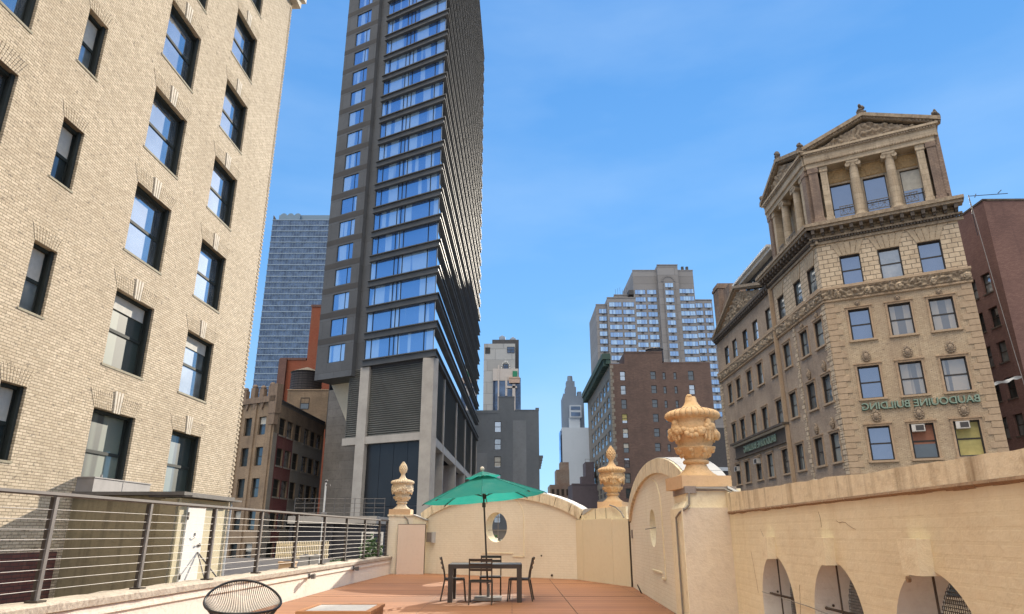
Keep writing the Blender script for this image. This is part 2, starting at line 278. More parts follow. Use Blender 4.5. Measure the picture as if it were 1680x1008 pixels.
M['deck'] = deck_mat('stained_deck_boards', (.30, .130, .055), (.41, .185, .085), (.06, .026, .014), 4.8, .14)
M['wood_orange'] = deck_mat('orange_wood_planks', (.50, .22, .085), (.58, .28, .12), (.08, .035, .02), 3, .09)
def canopy_mat():
    m, nt, N, L, b = nodes('green_canopy_fabric'); out = [n for n in N if n.type == 'OUTPUT_MATERIAL'][0]
    o = objvec(N, L, 'obj'); n = noisef(N, L, o, 60, 3); col = mixc(N, L, n, (.018, .27, .225), (.035, .34, .285))
    n2 = noisef(N, L, o, 2.5, 4); col = mixc(N, L, rng(N, L, n2, .45, .8, 0, .4), col, (.12, .36, .27))
    L.new(col, b.inputs['Base Color']); b.inputs['Roughness'].default_value = .85
    t = N.new('ShaderNodeBsdfTranslucent'); L.new(col, t.inputs[0]); mx = N.new('ShaderNodeMixShader'); mx.inputs[0].default_value = .5
    L.new(b.outputs[0], mx.inputs[1]); L.new(t.outputs[0], mx.inputs[2]); L.new(mx.outputs[0], out.inputs[0]); return m
M['canopy'] = canopy_mat()

# ---------------------------------------------------------------- mesh building
class MB:
    def __init__(s): s.v = []; s.f = []; s.m = []; s.sm = []
    def add(s, vs, fs, mi=0, smooth=False):
        b = len(s.v); s.v += [tuple(v) for v in vs]
        for f in fs: s.f.append(tuple(b + i for i in f)); s.m.append(mi); s.sm.append(smooth)
        return s
    def box(s, x0, x1, y0, y1, z0, z1, mi=0):
        if x0 > x1: x0, x1 = x1, x0
        if y0 > y1: y0, y1 = y1, y0
        if z0 > z1: z0, z1 = z1, z0
        v = [(x0, y0, z0), (x1, y0, z0), (x1, y1, z0), (x0, y1, z0), (x0, y0, z1), (x1, y0, z1), (x1, y1, z1), (x0, y1, z1)]
        return s.add(v, [(0, 3, 2, 1), (4, 5, 6, 7), (0, 1, 5, 4), (1, 2, 6, 5), (2, 3, 7, 6), (3, 0, 4, 7)], mi)
    def tube(s, p0, p1, r0, r1=None, n=8, mi=0, caps=True):
        r1 = r0 if r1 is None else r1; p0 = Vector(p0); p1 = Vector(p1); d = (p1 - p0).normalized()
        a = Vector((0, 0, 1)) if abs(d.z) < .9 else Vector((1, 0, 0)); u = d.cross(a).normalized(); w = d.cross(u)
        vs = []
        for p, r in ((p0, r0), (p1, r1)):
            for i in range(n): t = 2 * math.pi * i / n; vs.append(p + (u * math.cos(t) + w * math.sin(t)) * r)
        s.add(vs, [(i, i + n, (i + 1) % n + n, (i + 1) % n) for i in range(n)], mi, n > 6)
        if caps: s.add(vs, [tuple(range(n)), tuple(range(2 * n - 1, n - 1, -1))], mi)
        return s
    def path(s, pts, r, n=6, mi=0):
        for a, b in zip(pts, pts[1:]): s.tube(a, b, r, r, n, mi, True)
        return s
    def lathe(s, prof, n=32, c=(0, 0, 0), mod=None, mi=0, smooth=True, caps=True):
        vs = []
        for k, (r, z) in enumerate(prof):
            for i in range(n):
                t = 2 * math.pi * i / n; rr = r * (mod(t, z, r) if mod else 1); vs.append((c[0] + rr * math.cos(t), c[1] + rr * math.sin(t), c[2] + z))
        fs = []
        for k in range(len(prof) - 1):
            for i in range(n): j = (i + 1) % n; fs.append((k * n + i, k * n + j, (k + 1) * n + j, (k + 1) * n + i))
        s.add(vs, fs, mi, smooth)
        if caps: s.add([vs[i] for i in range(n)], [tuple(range(n - 1, -1, -1))], mi); s.add([vs[(len(prof) - 1) * n + i] for i in range(n)], [tuple(range(n))], mi)
        return s
    def ball(s, c, rx, ry=None, rz=None, n=8, m=6, mi=0):
        ry = rx if ry is None else ry; rz = rx if rz is None else rz; vs = []
        for k in range(m + 1):
            p = math.pi * k / m - math.pi / 2
            for i in range(n): t = 2 * math.pi * i / n; vs.append((c[0] + rx * math.cos(p) * math.cos(t), c[1] + ry * math.cos(p) * math.sin(t), c[2] + rz * math.sin(p)))
        return s.add(vs, [(k * n + i, k * n + (i + 1) % n, (k + 1) * n + (i + 1) % n, (k + 1) * n + i) for k in range(m) for i in range(n)], mi, True)
    def prism(s, poly, y0, y1, mi=0):
        """poly in x,z (counter-clockwise seen from -y), extruded y0..y1"""
        n = len(poly); vs = [(x, y0, z) for x, z in poly] + [(x, y1, z) for x, z in poly]
        return s.add(vs, [tuple(range(n)), tuple(range(2 * n - 1, n - 1, -1))] + [(i, i + n, (i + 1) % n + n, (i + 1) % n) for i in range(n)], mi)
    def slab(s, poly, z0, z1, mi=0):
        n = len(poly); vs = [(x, y, z0) for x, y in poly] + [(x, y, z1) for x, y in poly]
        return s.add(vs, [tuple(range(n - 1, -1, -1)), tuple(range(n, 2 * n))] + [(i, (i + 1) % n, (i + 1) % n + n, i + n) for i in range(n)], mi)
    def mesh(s, name, mats):
        me = bpy.data.meshes.new(name); me.from_pydata(s.v, [], s.f)
        for m in (mats if isinstance(mats, (list, tuple)) else [mats]): me.materials.append(M[m] if isinstance(m, str) else m)
        me.polygons.foreach_set('material_index', s.m); me.polygons.foreach_set('use_smooth', s.sm); me.update(); return me
COL = S.collection
def ob(name, me, parent=None, loc=(0, 0, 0), rz=0.):
    o = bpy.data.objects.new(name, me); COL.objects.link(o); o.location = loc; o.rotation_euler = (0, 0, rz)
    if parent: o.parent = parent
    return o
def tag(o, label, cat, group=None, kind=None):
    if kind: o['kind'] = kind
    if label: o['label'] = label
    if cat: o['category'] = cat
    if group: o['group'] = group
    return o
def thing(name, label, cat, loc=(0, 0, 0), rz=0., group=None):
    return tag(ob(name, None, None, loc, rz), label, cat, group)
def struct(name, mb, mats): o = ob(name, mb.mesh(name, mats)); o['kind'] = 'structure'; return o
def copy_tree(o, parent=None):
    c = o.copy(); COL.objects.link(c)
    if parent: c.parent = parent
    for ch in list(o.children): copy_tree(ch, c)
    return c
class Face:
    """a vertical wall plane: x runs to the right seen from outside, y points into the building"""
    def __init__(s, th, ox, oy, az): s.th = th; s.o = Vector((ox, oy, 0)); s.r = R(90 - az); s.ex = Vector((math.cos(s.r), math.sin(s.r), 0)); s.ey = Vector((-s.ex.y, s.ex.x, 0))
    def pt(s, x, y, z): return s.o + s.ex * x + s.ey * y + Vector((0, 0, z))
    def put(s, name, me, x=0, y=0, z=0, parent=None):
        p = s.pt(x, y, z) - Vector(s.th.location); o = ob(name, me, parent or s.th)
        if parent: o.location = (x, y, z)
        else: o.location = p; o.rotation_euler = (0, 0, s.r)
        return o
def wall_mb(x0, x1, z0, z1, holes, depth=.3, y=0., mat=None, xb=(), zb=(), rmi=0):
    mb = MB(); xs = sorted(set([x0, x1] + [h[0] for h in holes] + [h[1] for h in holes] + list(xb))); zs = sorted(set([z0, z1] + [h[2] for h in holes] + [h[3] for h in holes] + list(zb)))
    xs = [x for x in xs if x0 <= x <= x1]; zs = [z for z in zs if z0 <= z <= z1]
    for i in range(len(xs) - 1):
        for k in range(len(zs) - 1):
            a, b, c, d = xs[i], xs[i + 1], zs[k], zs[k + 1]; mx, mz = (a + b) / 2, (c + d) / 2
            if any(h[0] < mx < h[1] and h[2] < mz < h[3] for h in holes): continue
            mb.add([(a, y, c), (b, y, c), (b, y, d), (a, y, d)], [(0, 1, 2, 3)], mat(mx, mz) if mat else 0)
    for a, b, c, d in holes:
        mb.add([(a, y, c), (b, y, c), (b, y, d), (a, y, d), (a, y + depth, c), (b, y + depth, c), (b, y + depth, d), (a, y + depth, d)], [(0, 4, 5, 1), (1, 5, 6, 2), (2, 6, 7, 3), (3, 7, 4, 0)], rmi)
    return mb
MC = {}
def window_mesh(w, h, frame='win_brown', fw=.06, rail=True, mull=0, split=.5):
    k = ('w', w, h, frame, fw, rail, mull, split)
    if k not in MC:
        mb = MB(); mb.box(0, fw, 0, .1, 0, h).box(w - fw, w, 0, .1, 0, h).box(fw, w - fw, 0, .1, 0, fw).box(fw, w - fw, 0, .1, h - fw, h)
        if rail: zz = h * split; mb.box(fw, w - fw, .01, .08, zz - fw * .55, zz + fw * .55)
        for q in range(mull): xx = w * (q + 1) / (mull + 1); mb.box(xx - fw * .4, xx + fw * .4, .02, .07, fw, h - fw)
        MC[k] = mb.mesh('window', frame)
    return MC[k]
def pane_mesh(w, h, glass, two=True):
    k = ('p', w, h, glass, two)
    if k not in MC:
        mb = MB(); f = .03
        if two: mb.box(f, w - f, .075, .085, h / 2, h - f); mb.box(f, w - f, .045, .055, f, h / 2)
        else: mb.box(f, w - f, .05, .06, f, h - f)
        MC[k] = mb.mesh('pane', glass)
    return MC[k]
def window(face, x, z, w, h, recess=.22, glass='glass_sky', frame='win_brown', fw=.06, rail=True, mull=0, name='window', blind=None, split=.5):
    o = face.put(name, window_mesh(w, h, frame, fw, rail, mull, split), x, recess, z)
    face.put('pane', pane_mesh(w, h, glass, rail), 0, 0, 0, o)
    if blind:
        k = ('b', w, h, blind)
        if k not in MC: MC[k] = MB().box(.04, w - .04, .0445, .0495, h * blind[1], h - .05).mesh('blind', blind[0]) if False else MB().box(fw, w - fw, .035, .043, h * blind[1], h - fw).mesh('blind', blind[0])
        face.put('blind', MC[k], 0, 0, 0, o)
    return o
def relief(poly_top, x0, x1, z0, z1, step, amp, freq, y=0., seed=0., mi=0, inside=None):
    """carved ornament: a grid of quads pushed out of the wall by noise"""
    mb = MB(); nx = max(2, int((x1 - x0) / step)); nz = max(2, int((z1 - z0) / step)); idx = {}; vs = []
    for i in range(nx + 1):
        for k in range(nz + 1):
            x = x0 + (x1 - x0) * i / nx; z = z0 + (z1 - z0) * k / nz
            q = noise.noise(Vector((x * freq + seed, seed, z * freq))); q2 = noise.noise(Vector((x * freq * 2.3, seed + 5, z * freq * 2.3)))
            d = abs(q) * 1.7 + abs(q2) * .8
            if k in (0, nz): d = 0
            idx[i, k] = len(vs); vs.append((x, y - amp * d, z))
    fs = []
    for i in range(nx):
        for k in range(nz):
            cx = x0 + (x1 - x0) * (i + .5) / nx; cz = z0 + (z1 - z0) * (k + .5) / nz
            if inside and not inside(cx, cz): continue
            fs.append((idx[i, k], idx[i + 1, k], idx[i + 1, k + 1], idx[i, k + 1]))
    return mb.add(vs, fs, mi, True)

# ---------------------------------------------------------------- ground and the block below the terrace
GZ = -16.0
g = MB(); g.add([(-900, -600, GZ), (900, -600, GZ), (900, 1500, GZ), (-900, 1500, GZ)], [(0, 1, 2, 3)]); struct('ground', g, mat_plain('pavement_grey', (.16, .155, .15), .9))
g = MB(); g.slab([(9, -40), (22, -40), (19, 400), (6, 400)], GZ + .004, GZ + .008); struct('road', g, mat_plain('asphalt', (.05, .05, .052), .85))

# ---------------------------------------------------------------- tan brick building on the left
def tan_building():
    t = thing('brick_building', 'tall tan brick building with dark green sash windows rising on the left', 'building', (-12.8, 0, GZ))
    F = Face(t, -12.8, 0, 2.0); SP = 3.665
    colsW = [(12.2, 2.15, 2.3, 1, 1, 7), (16.08, .88, 1.82, 0, 1, 8), (19.7, 2.16, 2.36, 1, 0, 7), (24.2, 2.14, 2.31, 1, 0, 7), (8.0, .88, 1.82, 0, 0, 6), (3.8, 2.15, 2.3, 1, 0, 6)]
    holes = []; ws = []
    for (x, w, h, wide, k0, k1) in colsW:
        for k in range(-1, 7):
            top = 4.9 + SP * k; holes.append((x, x + w, top - h, top)); ws.append((x, w, h, wide, top, k))
    xe = 29.6
    mb = wall_mb(-6, xe, 1.0, 31.5, [h for h in holes], .42)
    F.put('wall', mb.mesh('wall', 'tan_brick'))
    lo = MB(); lo.add([(-6, 0, GZ), (xe, 0, GZ), (xe, 0, 1.0), (-6, 0, 1.0)], [(0, 1, 2, 3)])
    F.put('wall', lo.mesh('wall', 'tan_brick'))
    rb = MB(); rb.box(-6, 19.3, -.03, .0, GZ, .95); F.put('base', rb.mesh('base', 'red_base'))
    bk = MB(); bk.add([(xe, 0, GZ), (xe, 22, GZ), (xe, 22, 31.5), (xe, 0, 31.5)], [(0, 1, 2, 3)]); bk.add([(-6, 0, 31.5), (xe, 0, 31.5), (xe, 22, 31.5), (-6, 22, 31.5)], [(0, 1, 2, 3)])
    bk.add([(-6, 0, GZ), (-6, 22, GZ), (-6, 22, 31.5), (-6, 0, 31.5)], [(0, 3, 2, 1)]); F.put('end_wall', bk.mesh('end_wall', 'tan_brick'))
    # toothed bricks up the far corner
    q = MB(); z = 1.0
    while z < 28: q.box(xe - .16, xe + .03, -.022, .1, z, z + .085); z += .184
    F.put('toothed_corner', q.mesh('toothed_corner', 'tan_brick'))
    c = MB(); c.box(-6, xe + .35, -.35, .3, 28.3, 28.75).box(-6, xe + .5, -.55, .3, 28.75, 31.6); F.put('belt_course', c.mesh('belt_course', 'header_white'))
    # lintel of thin upright bricks fanned over each window, pale keystone on the wide ones
    def lintel(w, wide):
        mb = MB(); n = int(w / .085); h = .52 if wide else .42; cx = w / 2; fl = .30 if wide else .18
        for i in range(n):
            a0 = i / n; a1 = (i + .80) / n
            b0, b1 = w * a0, w * a1; t0, t1 = -fl + (w + 2 * fl) * a0, -fl + (w + 2 * fl) * a1
            if wide and abs((a0 + a1) / 2 - .5) < .10: continue
            mb.add([(b0, -.008, .0), (b1, -.008, .0), (t1, -.008, h), (t0, -.008, h), (b0, .0, 0), (b1, 0, 0), (t1, 0, h), (t0, 0, h)], [(0, 1, 2, 3), (1, 5, 6, 2), (0, 3, 7, 4), (3, 2, 6, 7)])
        return mb.mesh('lintel', 'tan_brick')
    def keystone(w):
        mb = MB()
        for q in range(3):
            b0 = w / 2 - .16 + q * .115; t0 = w / 2 - .22 + q * .155
            mb.prism([(b0, -.03), (b0 + .075, -.03), (t0 + .10, .62), (t0, .62)], -.035, .0)
        return mb.mesh('keystone', 'header_white')
    L = {1: lintel(2.15, 1), 0: lintel(.88, 0)}; K = keystone(2.15)
    sill = {1: MB().box(-.05, 2.2, -.02, .3, -.07, 0).mesh('sill', 'sill_green'), 0: MB().box(-.04, .92, -.02, .3, -.06, 0).mesh('sill', 'sill_green')}
    shadow = {}
    for i, (x, w, h, wide, top, k) in enumerate(ws):
        if k < 0 and x > 18: gl = 'glass_dark'
        gl = 'glass_sky' if k >= 2 else ('glass_green' if k < 1 or x < 22 else 'glass_mid')
        if not wide: gl = 'glass_mid' if k % 2 else 'glass_dark'
        bl = None
        if not wide: bl = ('blind', .52)
        elif k == 1 and x > 18: bl = ('blind', .78)
        o = window(F, x, top - h, w, h, .24, gl, 'greenblack', .085, blind=bl, split=.49)
        jb = ('j', w, h)
        if jb not in MC: MC[jb] = MB().box(0, .05, -.10, 0, 0, h).box(w - .05, w, -.10, 0, 0, h).box(.05, w - .05, -.08, 0, h - .09, h).box(.0, .11, -.16, -.10, 0, h).box(w - .11, w, -.16, -.10, 0, h).mesh('jamb', 'greenblack')
        F.put('jamb', MC[jb], 0, 0, 0, o)
        F.put('lintel', L[wide], x, 0, top)
        if wide: F.put('keystone', K, x, -.001, top)
        F.put('sill', sill[wide], x, 0, top - h)
    return t
tan_building()

# ---------------------------------------------------------------- stucco bulkhead with the white door
def bulkhead():
    t = thing('roof_bulkhead', 'tan stucco stair bulkhead with flat roof against the tan brick building', 'bulkhead', (-9.1, 19.5, -1))
    F = Face(t, -9.1, 19.5, 2.0); B = Face(t, -9.1, 19.5, 91.0)
    mb = MB(); mb.box(-3.75, -.45, 0, 3.2, -1, 2.40); B.put('wall', mb.mesh('wall', 'bulk_shaded'))
    mb = MB(); mb.box(0, 3.05, 0, .55, -1, 2.34, 0); F.put('wall', mb.mesh('wall', 'bulk_lit'))
    mb = MB(); mb.box(-.14, 0, .05, .5, -1, 2.3); F.put('corner_post', mb.mesh('corner_post', 'bulk_shaded'))
    mb = MB(); mb.box(-3.7, .12, -.12, 3.3, 2.41, 2.50).box(-.9, .32, -.05, 3.4, 2.36, 2.41); B.put('roof', mb.mesh('roof', 'tar_roof'))
    mb = MB(); mb.box(0, 1.05, -.05, -.0, 0, 2.06).box(.02, 1.03, -.058, -.05, 2.0, 2.05); d = F.put('door', mb.mesh('door', 'steel_white'), .38, -.003, .12)
    mb = MB(); mb.box(.02, 1.03, -.064, -.058, 1.99, 2.06); F.put('rust_strip', mb.mesh('rust_strip', mat_stone('rusty_strip', (.62, .38, .24))), 0, 0, 0, d)
    mb = MB().path([(.88, -.06, .98), (.80, -.12, .98), (.80, -.12, 1.02)], .02).box(.82, .98, -.075, -.052, .93, 1.0).box(.55, .58, -.07, -.052, 1.22, 1.3); F.put('handle', mb.mesh('handle', 'rail_dark'), 0, 0, 0, d)
    mb = MB().box(-.02, .05, -.075, -.052, 1.65, 1.85).box(-.02, .05, -.075, -.052, .1, .25); F.put('hinge', mb.mesh('hinge', 'rail_dark'), 0, 0, 0, d)
    mb = MB(); mb.path([(.42, -.09, 1.22), (.5, -.11, 1.18), (.6, -.11, 1.18), (.68, -.09, 1.22)], .012); F.put('pull', mb.mesh('pull', 'rail_light'), 0, 0, 0, d)
    mb = MB().tube((1.25, -.06, .90), (.62, -.9, -.35), .018).tube((1.25, -.06, .90), (2.0, -.9, -.35), .022); F.put('brace_bar', mb.mesh('brace_bar', 'iron'))
    mb = MB().tube((3.1, -.05, -1), (3.1, -.05, 2.35), .045, mi=0); F.put('drain_pipe', mb.mesh('drain_pipe', 'white_trim'))
    x = thing('duct_box', 'grey sheet metal duct box on the roof of the bulkhead', 'duct box', (-12.15, 19.55, 2.5)); X = Face(x, -11.63, 19.55, 2.0)
    mb = MB().box(0, 2.9, 0, .62, 2.5, 2.88).box(-.02, 2.92, -.02, .62, 2.88, 2.91); X.put('casing', mb.mesh('casing', 'metal_box'))
    mb = MB().box(1.4, 1.43, -.008, 0, 2.5, 2.88).tube((.45, .1, 2.91), (.45, .1, 3.0), .03); X.put('seam', mb.mesh('seam', 'rail_light'))
bulkhead()

# ---------------------------------------------------------------- dark high-rise
def high_rise():
    cx, cy = -8.37, 71.51; FL = 3.22; Z0 = 20.6; NF = 30
    t = thing('high_rise', 'very tall dark grey high-rise with horizontal fins and blue glass, centre left', 'tower', (cx, cy, GZ))
    F = Face(t, cx, cy, 119); G = Face(t, cx, cy, 1); LN = 70.5; topz = Z0 + FL * NF
    # core volumes (footprint slab in world coordinates)
    def P(f, x, y=0): p = f.pt(x, y, 0) - Vector((cx, cy, 0)); return (p.x, p.y)
    a = math.sin(R(62))
    body = MB(); c0 = P(F, -.35, .4); c1 = P(F, -9.9, .4); far = Vector((math.sin(R(1)), math.cos(R(1))))
    def wline(p, L): return (p[0] + far.x * L, p[1] + far.y * L)
    ins = (-.45 + .0, .55)
    A0 = P(F, -.5, .25); A1 = P(F, -9.95, .25)
    body.slab([A1, A0, wline(A0, LN - 1), wline(A1, LN - 1)], 35.2, topz - GZ); ob('core', body.mesh('core', 'recess'), t)
    # recess strip and left volume
    mb = MB().box(-11.6, -9.95, .3, 12, 19.2, topz); F.put('recessed_wall', mb.mesh('recessed_wall', 'concrete_dark'))
    wx, ww, wh = -15.15, 2.55, 2.12
    holes = [(wx, wx + ww, Z0 - .15 + FL * k + .05, Z0 - .15 + FL * k + .05 + wh) for k in range(NF)]
    mb = wall_mb(-17.0, -11.3, 18.6, topz, holes, .18, -.35); mb.add([(-11.3, -.35, 18.6), (-11.3, 3, 18.6), (-11.3, 3, topz), (-11.3, -.35, topz)], [(0, 1, 2, 3)])
    mb.add([(-17, -.35, 18.6), (-17, 14, 18.6), (-17, 14, topz), (-17, -.35, topz)], [(3, 2, 1, 0)]); F.put('left_wing_wall', mb.mesh('left_wing_wall', 'concrete_dark'))
    mb = MB()
    for k in range(1, NF): z = Z0 + FL * k - .95; mb.box(-17.01, -11.29, -.362, -.3, z, z + .72)
    F.put('panel_bands', mb.mesh('panel_bands', 'spandrel_band'))
    for k in range(NF):
        if k > 17: break
        o = F.put('window', window_mesh(ww, wh, 'navy_panel', .05, False, 0), wx, -.28, Z0 - .10 + FL * k)
        pm = ('tp', k % 3)
        if pm not in MC: MC[pm] = MB().box(.05, 1.85, .05, .06, .05, wh - .05).box(1.9, 2.5, .05, .06, .05, wh - .05).mesh('pane', 'glass_tower')
        F.put('pane', MC[pm], 0, 0, 0, o)
        if 'tm' not in MC: MC['tm'] = MB().box(1.85, 1.9, .0, .09, .05, wh - .05).mesh('mullion', 'navy_panel')
        F.put('mullion', MC['tm'], 0, 0, 0, o)
    # sloping dark soffit under the left volume
    mb = MB(); mb.add([(-17, -.35, 18.6), (-11.3, -.35, 18.6), (-11.3, 6.3, 18.62), (-17, 6.3, 18.62)], [(0, 3, 2, 1)]); F.put('soffit', mb.mesh('soffit', 'spandrel'))
    mb = MB().add([(-17.1, 2.6, 18.7), (-12.05, 2.4, 18.5), (-12.05, 2.4, 10.6)], [(0, 2, 1)]).add([(-17.1, 2.6, 18.7), (-12.05, 2.4, 10.6), (-12.05, 5.9, 10.6), (-17.1, 5.9, 18.7)], [(0, 1, 2, 3)]); F.put('canted_panel', mb.mesh('canted_panel', 'soffit'))
    # glass storeys: one window band, one fin per floor
    bays = [-9.95, -9.1, -6.45, -5.85, -5.25, -1.65, -.32]; bd = F
    gm = MB(); mu = MB()
    for a_, b_ in zip(bays, bays[1:]): gm.box(a_ + .04, b_ - .04, .0, .04, -.3, 2.12)
    for b_ in bays: mu.box(b_ - .045, b_ + .045, -.05, .05, -.3, 2.12)
    gme = gm.mesh('pane', 'glass_tower'); mue = mu.mesh('window_band', 'navy_panel')
    sg = MB(); sg.box(0.2, LN - .6, 0, .04, -.3, 2.12); sge = sg.mesh('side_glass', 'glass_side')
    # the fin wraps the acute corner
    def fin(z0, z1, out):
        mb = MB(); e = Face(t, 0, 0, 119); f2 = Face(t, 0, 0, 1)
        d1 = Vector((e.ex.x, e.ex.y)); n1 = -Vector((e.ey.x, e.ey.y)); d2 = Vector((f2.ex.x, f2.ex.y)); n2 = -Vector((f2.ey.x, f2.ey.y))
        def corner(o):   # intersection of the two offset faces
            A = n1 * o; B = n2 * o; det = d1.x * (-d2.y) + d2.x * d1.y; r = B - A; s = (r.x * (-d2.y) + d2.x * r.y) / det; return A + d1 * s
        o1, o2 = corner(out), corner(-.45)
        pA = d1 * -9.98 + n1 * out; pB = d1 * -9.98 - n1 * .45; pC = d2 * LN + n2 * out; pD = d2 * LN - n2 * .45
        return mb.slab([tuple(pA), tuple(o1), tuple(pC), tuple(pD), tuple(o2), tuple(pB)], z0, z1)
    fm = fin(-1.10, -1.0, .26); f2 = fin(-1.0, -.42, .12); f3 = fin(-.42, -.30, .32)
    for q in (f2, f3): fm.add(q.v, q.f)
    fme = fm.mesh('fin', 'spandrel')
    for k in range(NF):
        z = Z0 + FL * k - GZ
        ob('fin', fme, t, (0, 0, z))
        o = F.put('window_band', mue, 0, .22, Z0 + FL * k + .0); F.put('pane', gme, 0, 0, 0, o)
        G.put('side_glass', sge, 0, .12, Z0 + FL * k)
    # podium
    mb = MB().box(-10.25, -8.95, -.02, 1.3, GZ, 19.45).box(-1.5, -.05, -.02, .9, GZ, 19.45).box(-8.95, -1.5, .05, 1, 10.75, 11.55).box(-12.3, -10.25, .05, 1, 10.75, 11.55); F.put('frame', mb.mesh('frame', 'white_column'))
    for (xa, xb, y) in ((-8.95, -1.5, .25), (-12.1, -10.25, .25)):
        mb = MB(); mb.box(xa, xb, y + .25, y + .3, 11.55, 19.4); z = 11.6
        while z < 19.35: mb.add([(xa, y, z), (xb, y, z), (xb, y + .2, z + .17), (xa, y + .2, z + .17), (xa, y, z + .05), (xb, y, z + .05), (xb, y + .2, z + .22), (xa, y + .2, z + .22)], [(0, 1, 5, 4), (4, 5, 6, 7), (0, 3, 2, 1)]); z += .24
        F.put('louvers', mb.mesh('louvers', 'louver'))
    mb = MB(); mb.box(-12.1, -12.05, .25, 8, 11.55, 18.2); F.put('louver_return', mb.mesh('louver_return', 'louver'))
    mb = MB()
    for i in range(4): mb.box(-8.95 + i * 1.87, -8.95 + i * 1.87 + 1.83, .5, .6, GZ, 4.1).box(-8.95 + i * 1.87, -8.95 + i * 1.87 + 1.83, .5, .6, 4.14, 10.75)
    F.put('dark_panels', mb.mesh('dark_panels', 'navy_panel'))
    xs = [0.55, 11.2, 26.8, 42, 56, 69.6]
    mb = MB(); mb.box(.55, 69.8, .05, .9, 10.5, 11.4)
    mb.box(0.02, .55, .02, 1.2, GZ, 19.4)
    for x in xs[1:]: mb.box(x - .25, x + .25, .0, 1.0, GZ, 19.4)
    G.put('frame', mb.mesh('frame', 'white_column'))
    mb = MB(); mb.box(.5, 69.5, .5, .55, 11.4, 19.4); z = 11.45
    while z < 19.3: mb.add([(.55, .12, z), (69.5, .12, z), (69.5, .4, z + .2), (.55, .4, z + .2), (.55, .12, z + .06), (69.5, .12, z + .06)], [(0, 1, 5, 4), (0, 3, 2, 1)]); z += .3
    G.put('louvers', mb.mesh('louvers', 'louver'))
    mb = MB(); mb.box(3.4, 69.5, 3.4, 3.5, GZ, 10.5)
    for x in xs[1:]: mb.box(x - .2, x + .2, 1.0, 3.4, GZ, 10.5)
    G.put('recessed_panels', mb.mesh('recessed_panels', 'pinkish'))
    mb = MB().box(5.6, 69.9, 3.6, 8, GZ, 19.3); G.put('inner_wall', mb.mesh('inner_wall', 'recess'))
    mb = MB().box(-17, -10.4, 8, 14, GZ, 18.3); F.put('inner_wall', mb.mesh('inner_wall', 'recess'))
    # board marked concrete wall behind, with the white pole in front
    w = thing('concrete_wall', 'grey board-marked concrete wall left of the white columned podium', 'wall', (-26, 88, GZ)); X = Face(w, -8.37, 71.51, 119)
    mb = MB().box(-21.0, -10.3, 6.4, 7.9, GZ, 19.0); X.put('concrete_face', mb.mesh('concrete_face', 'board_concrete'))
high_rise()

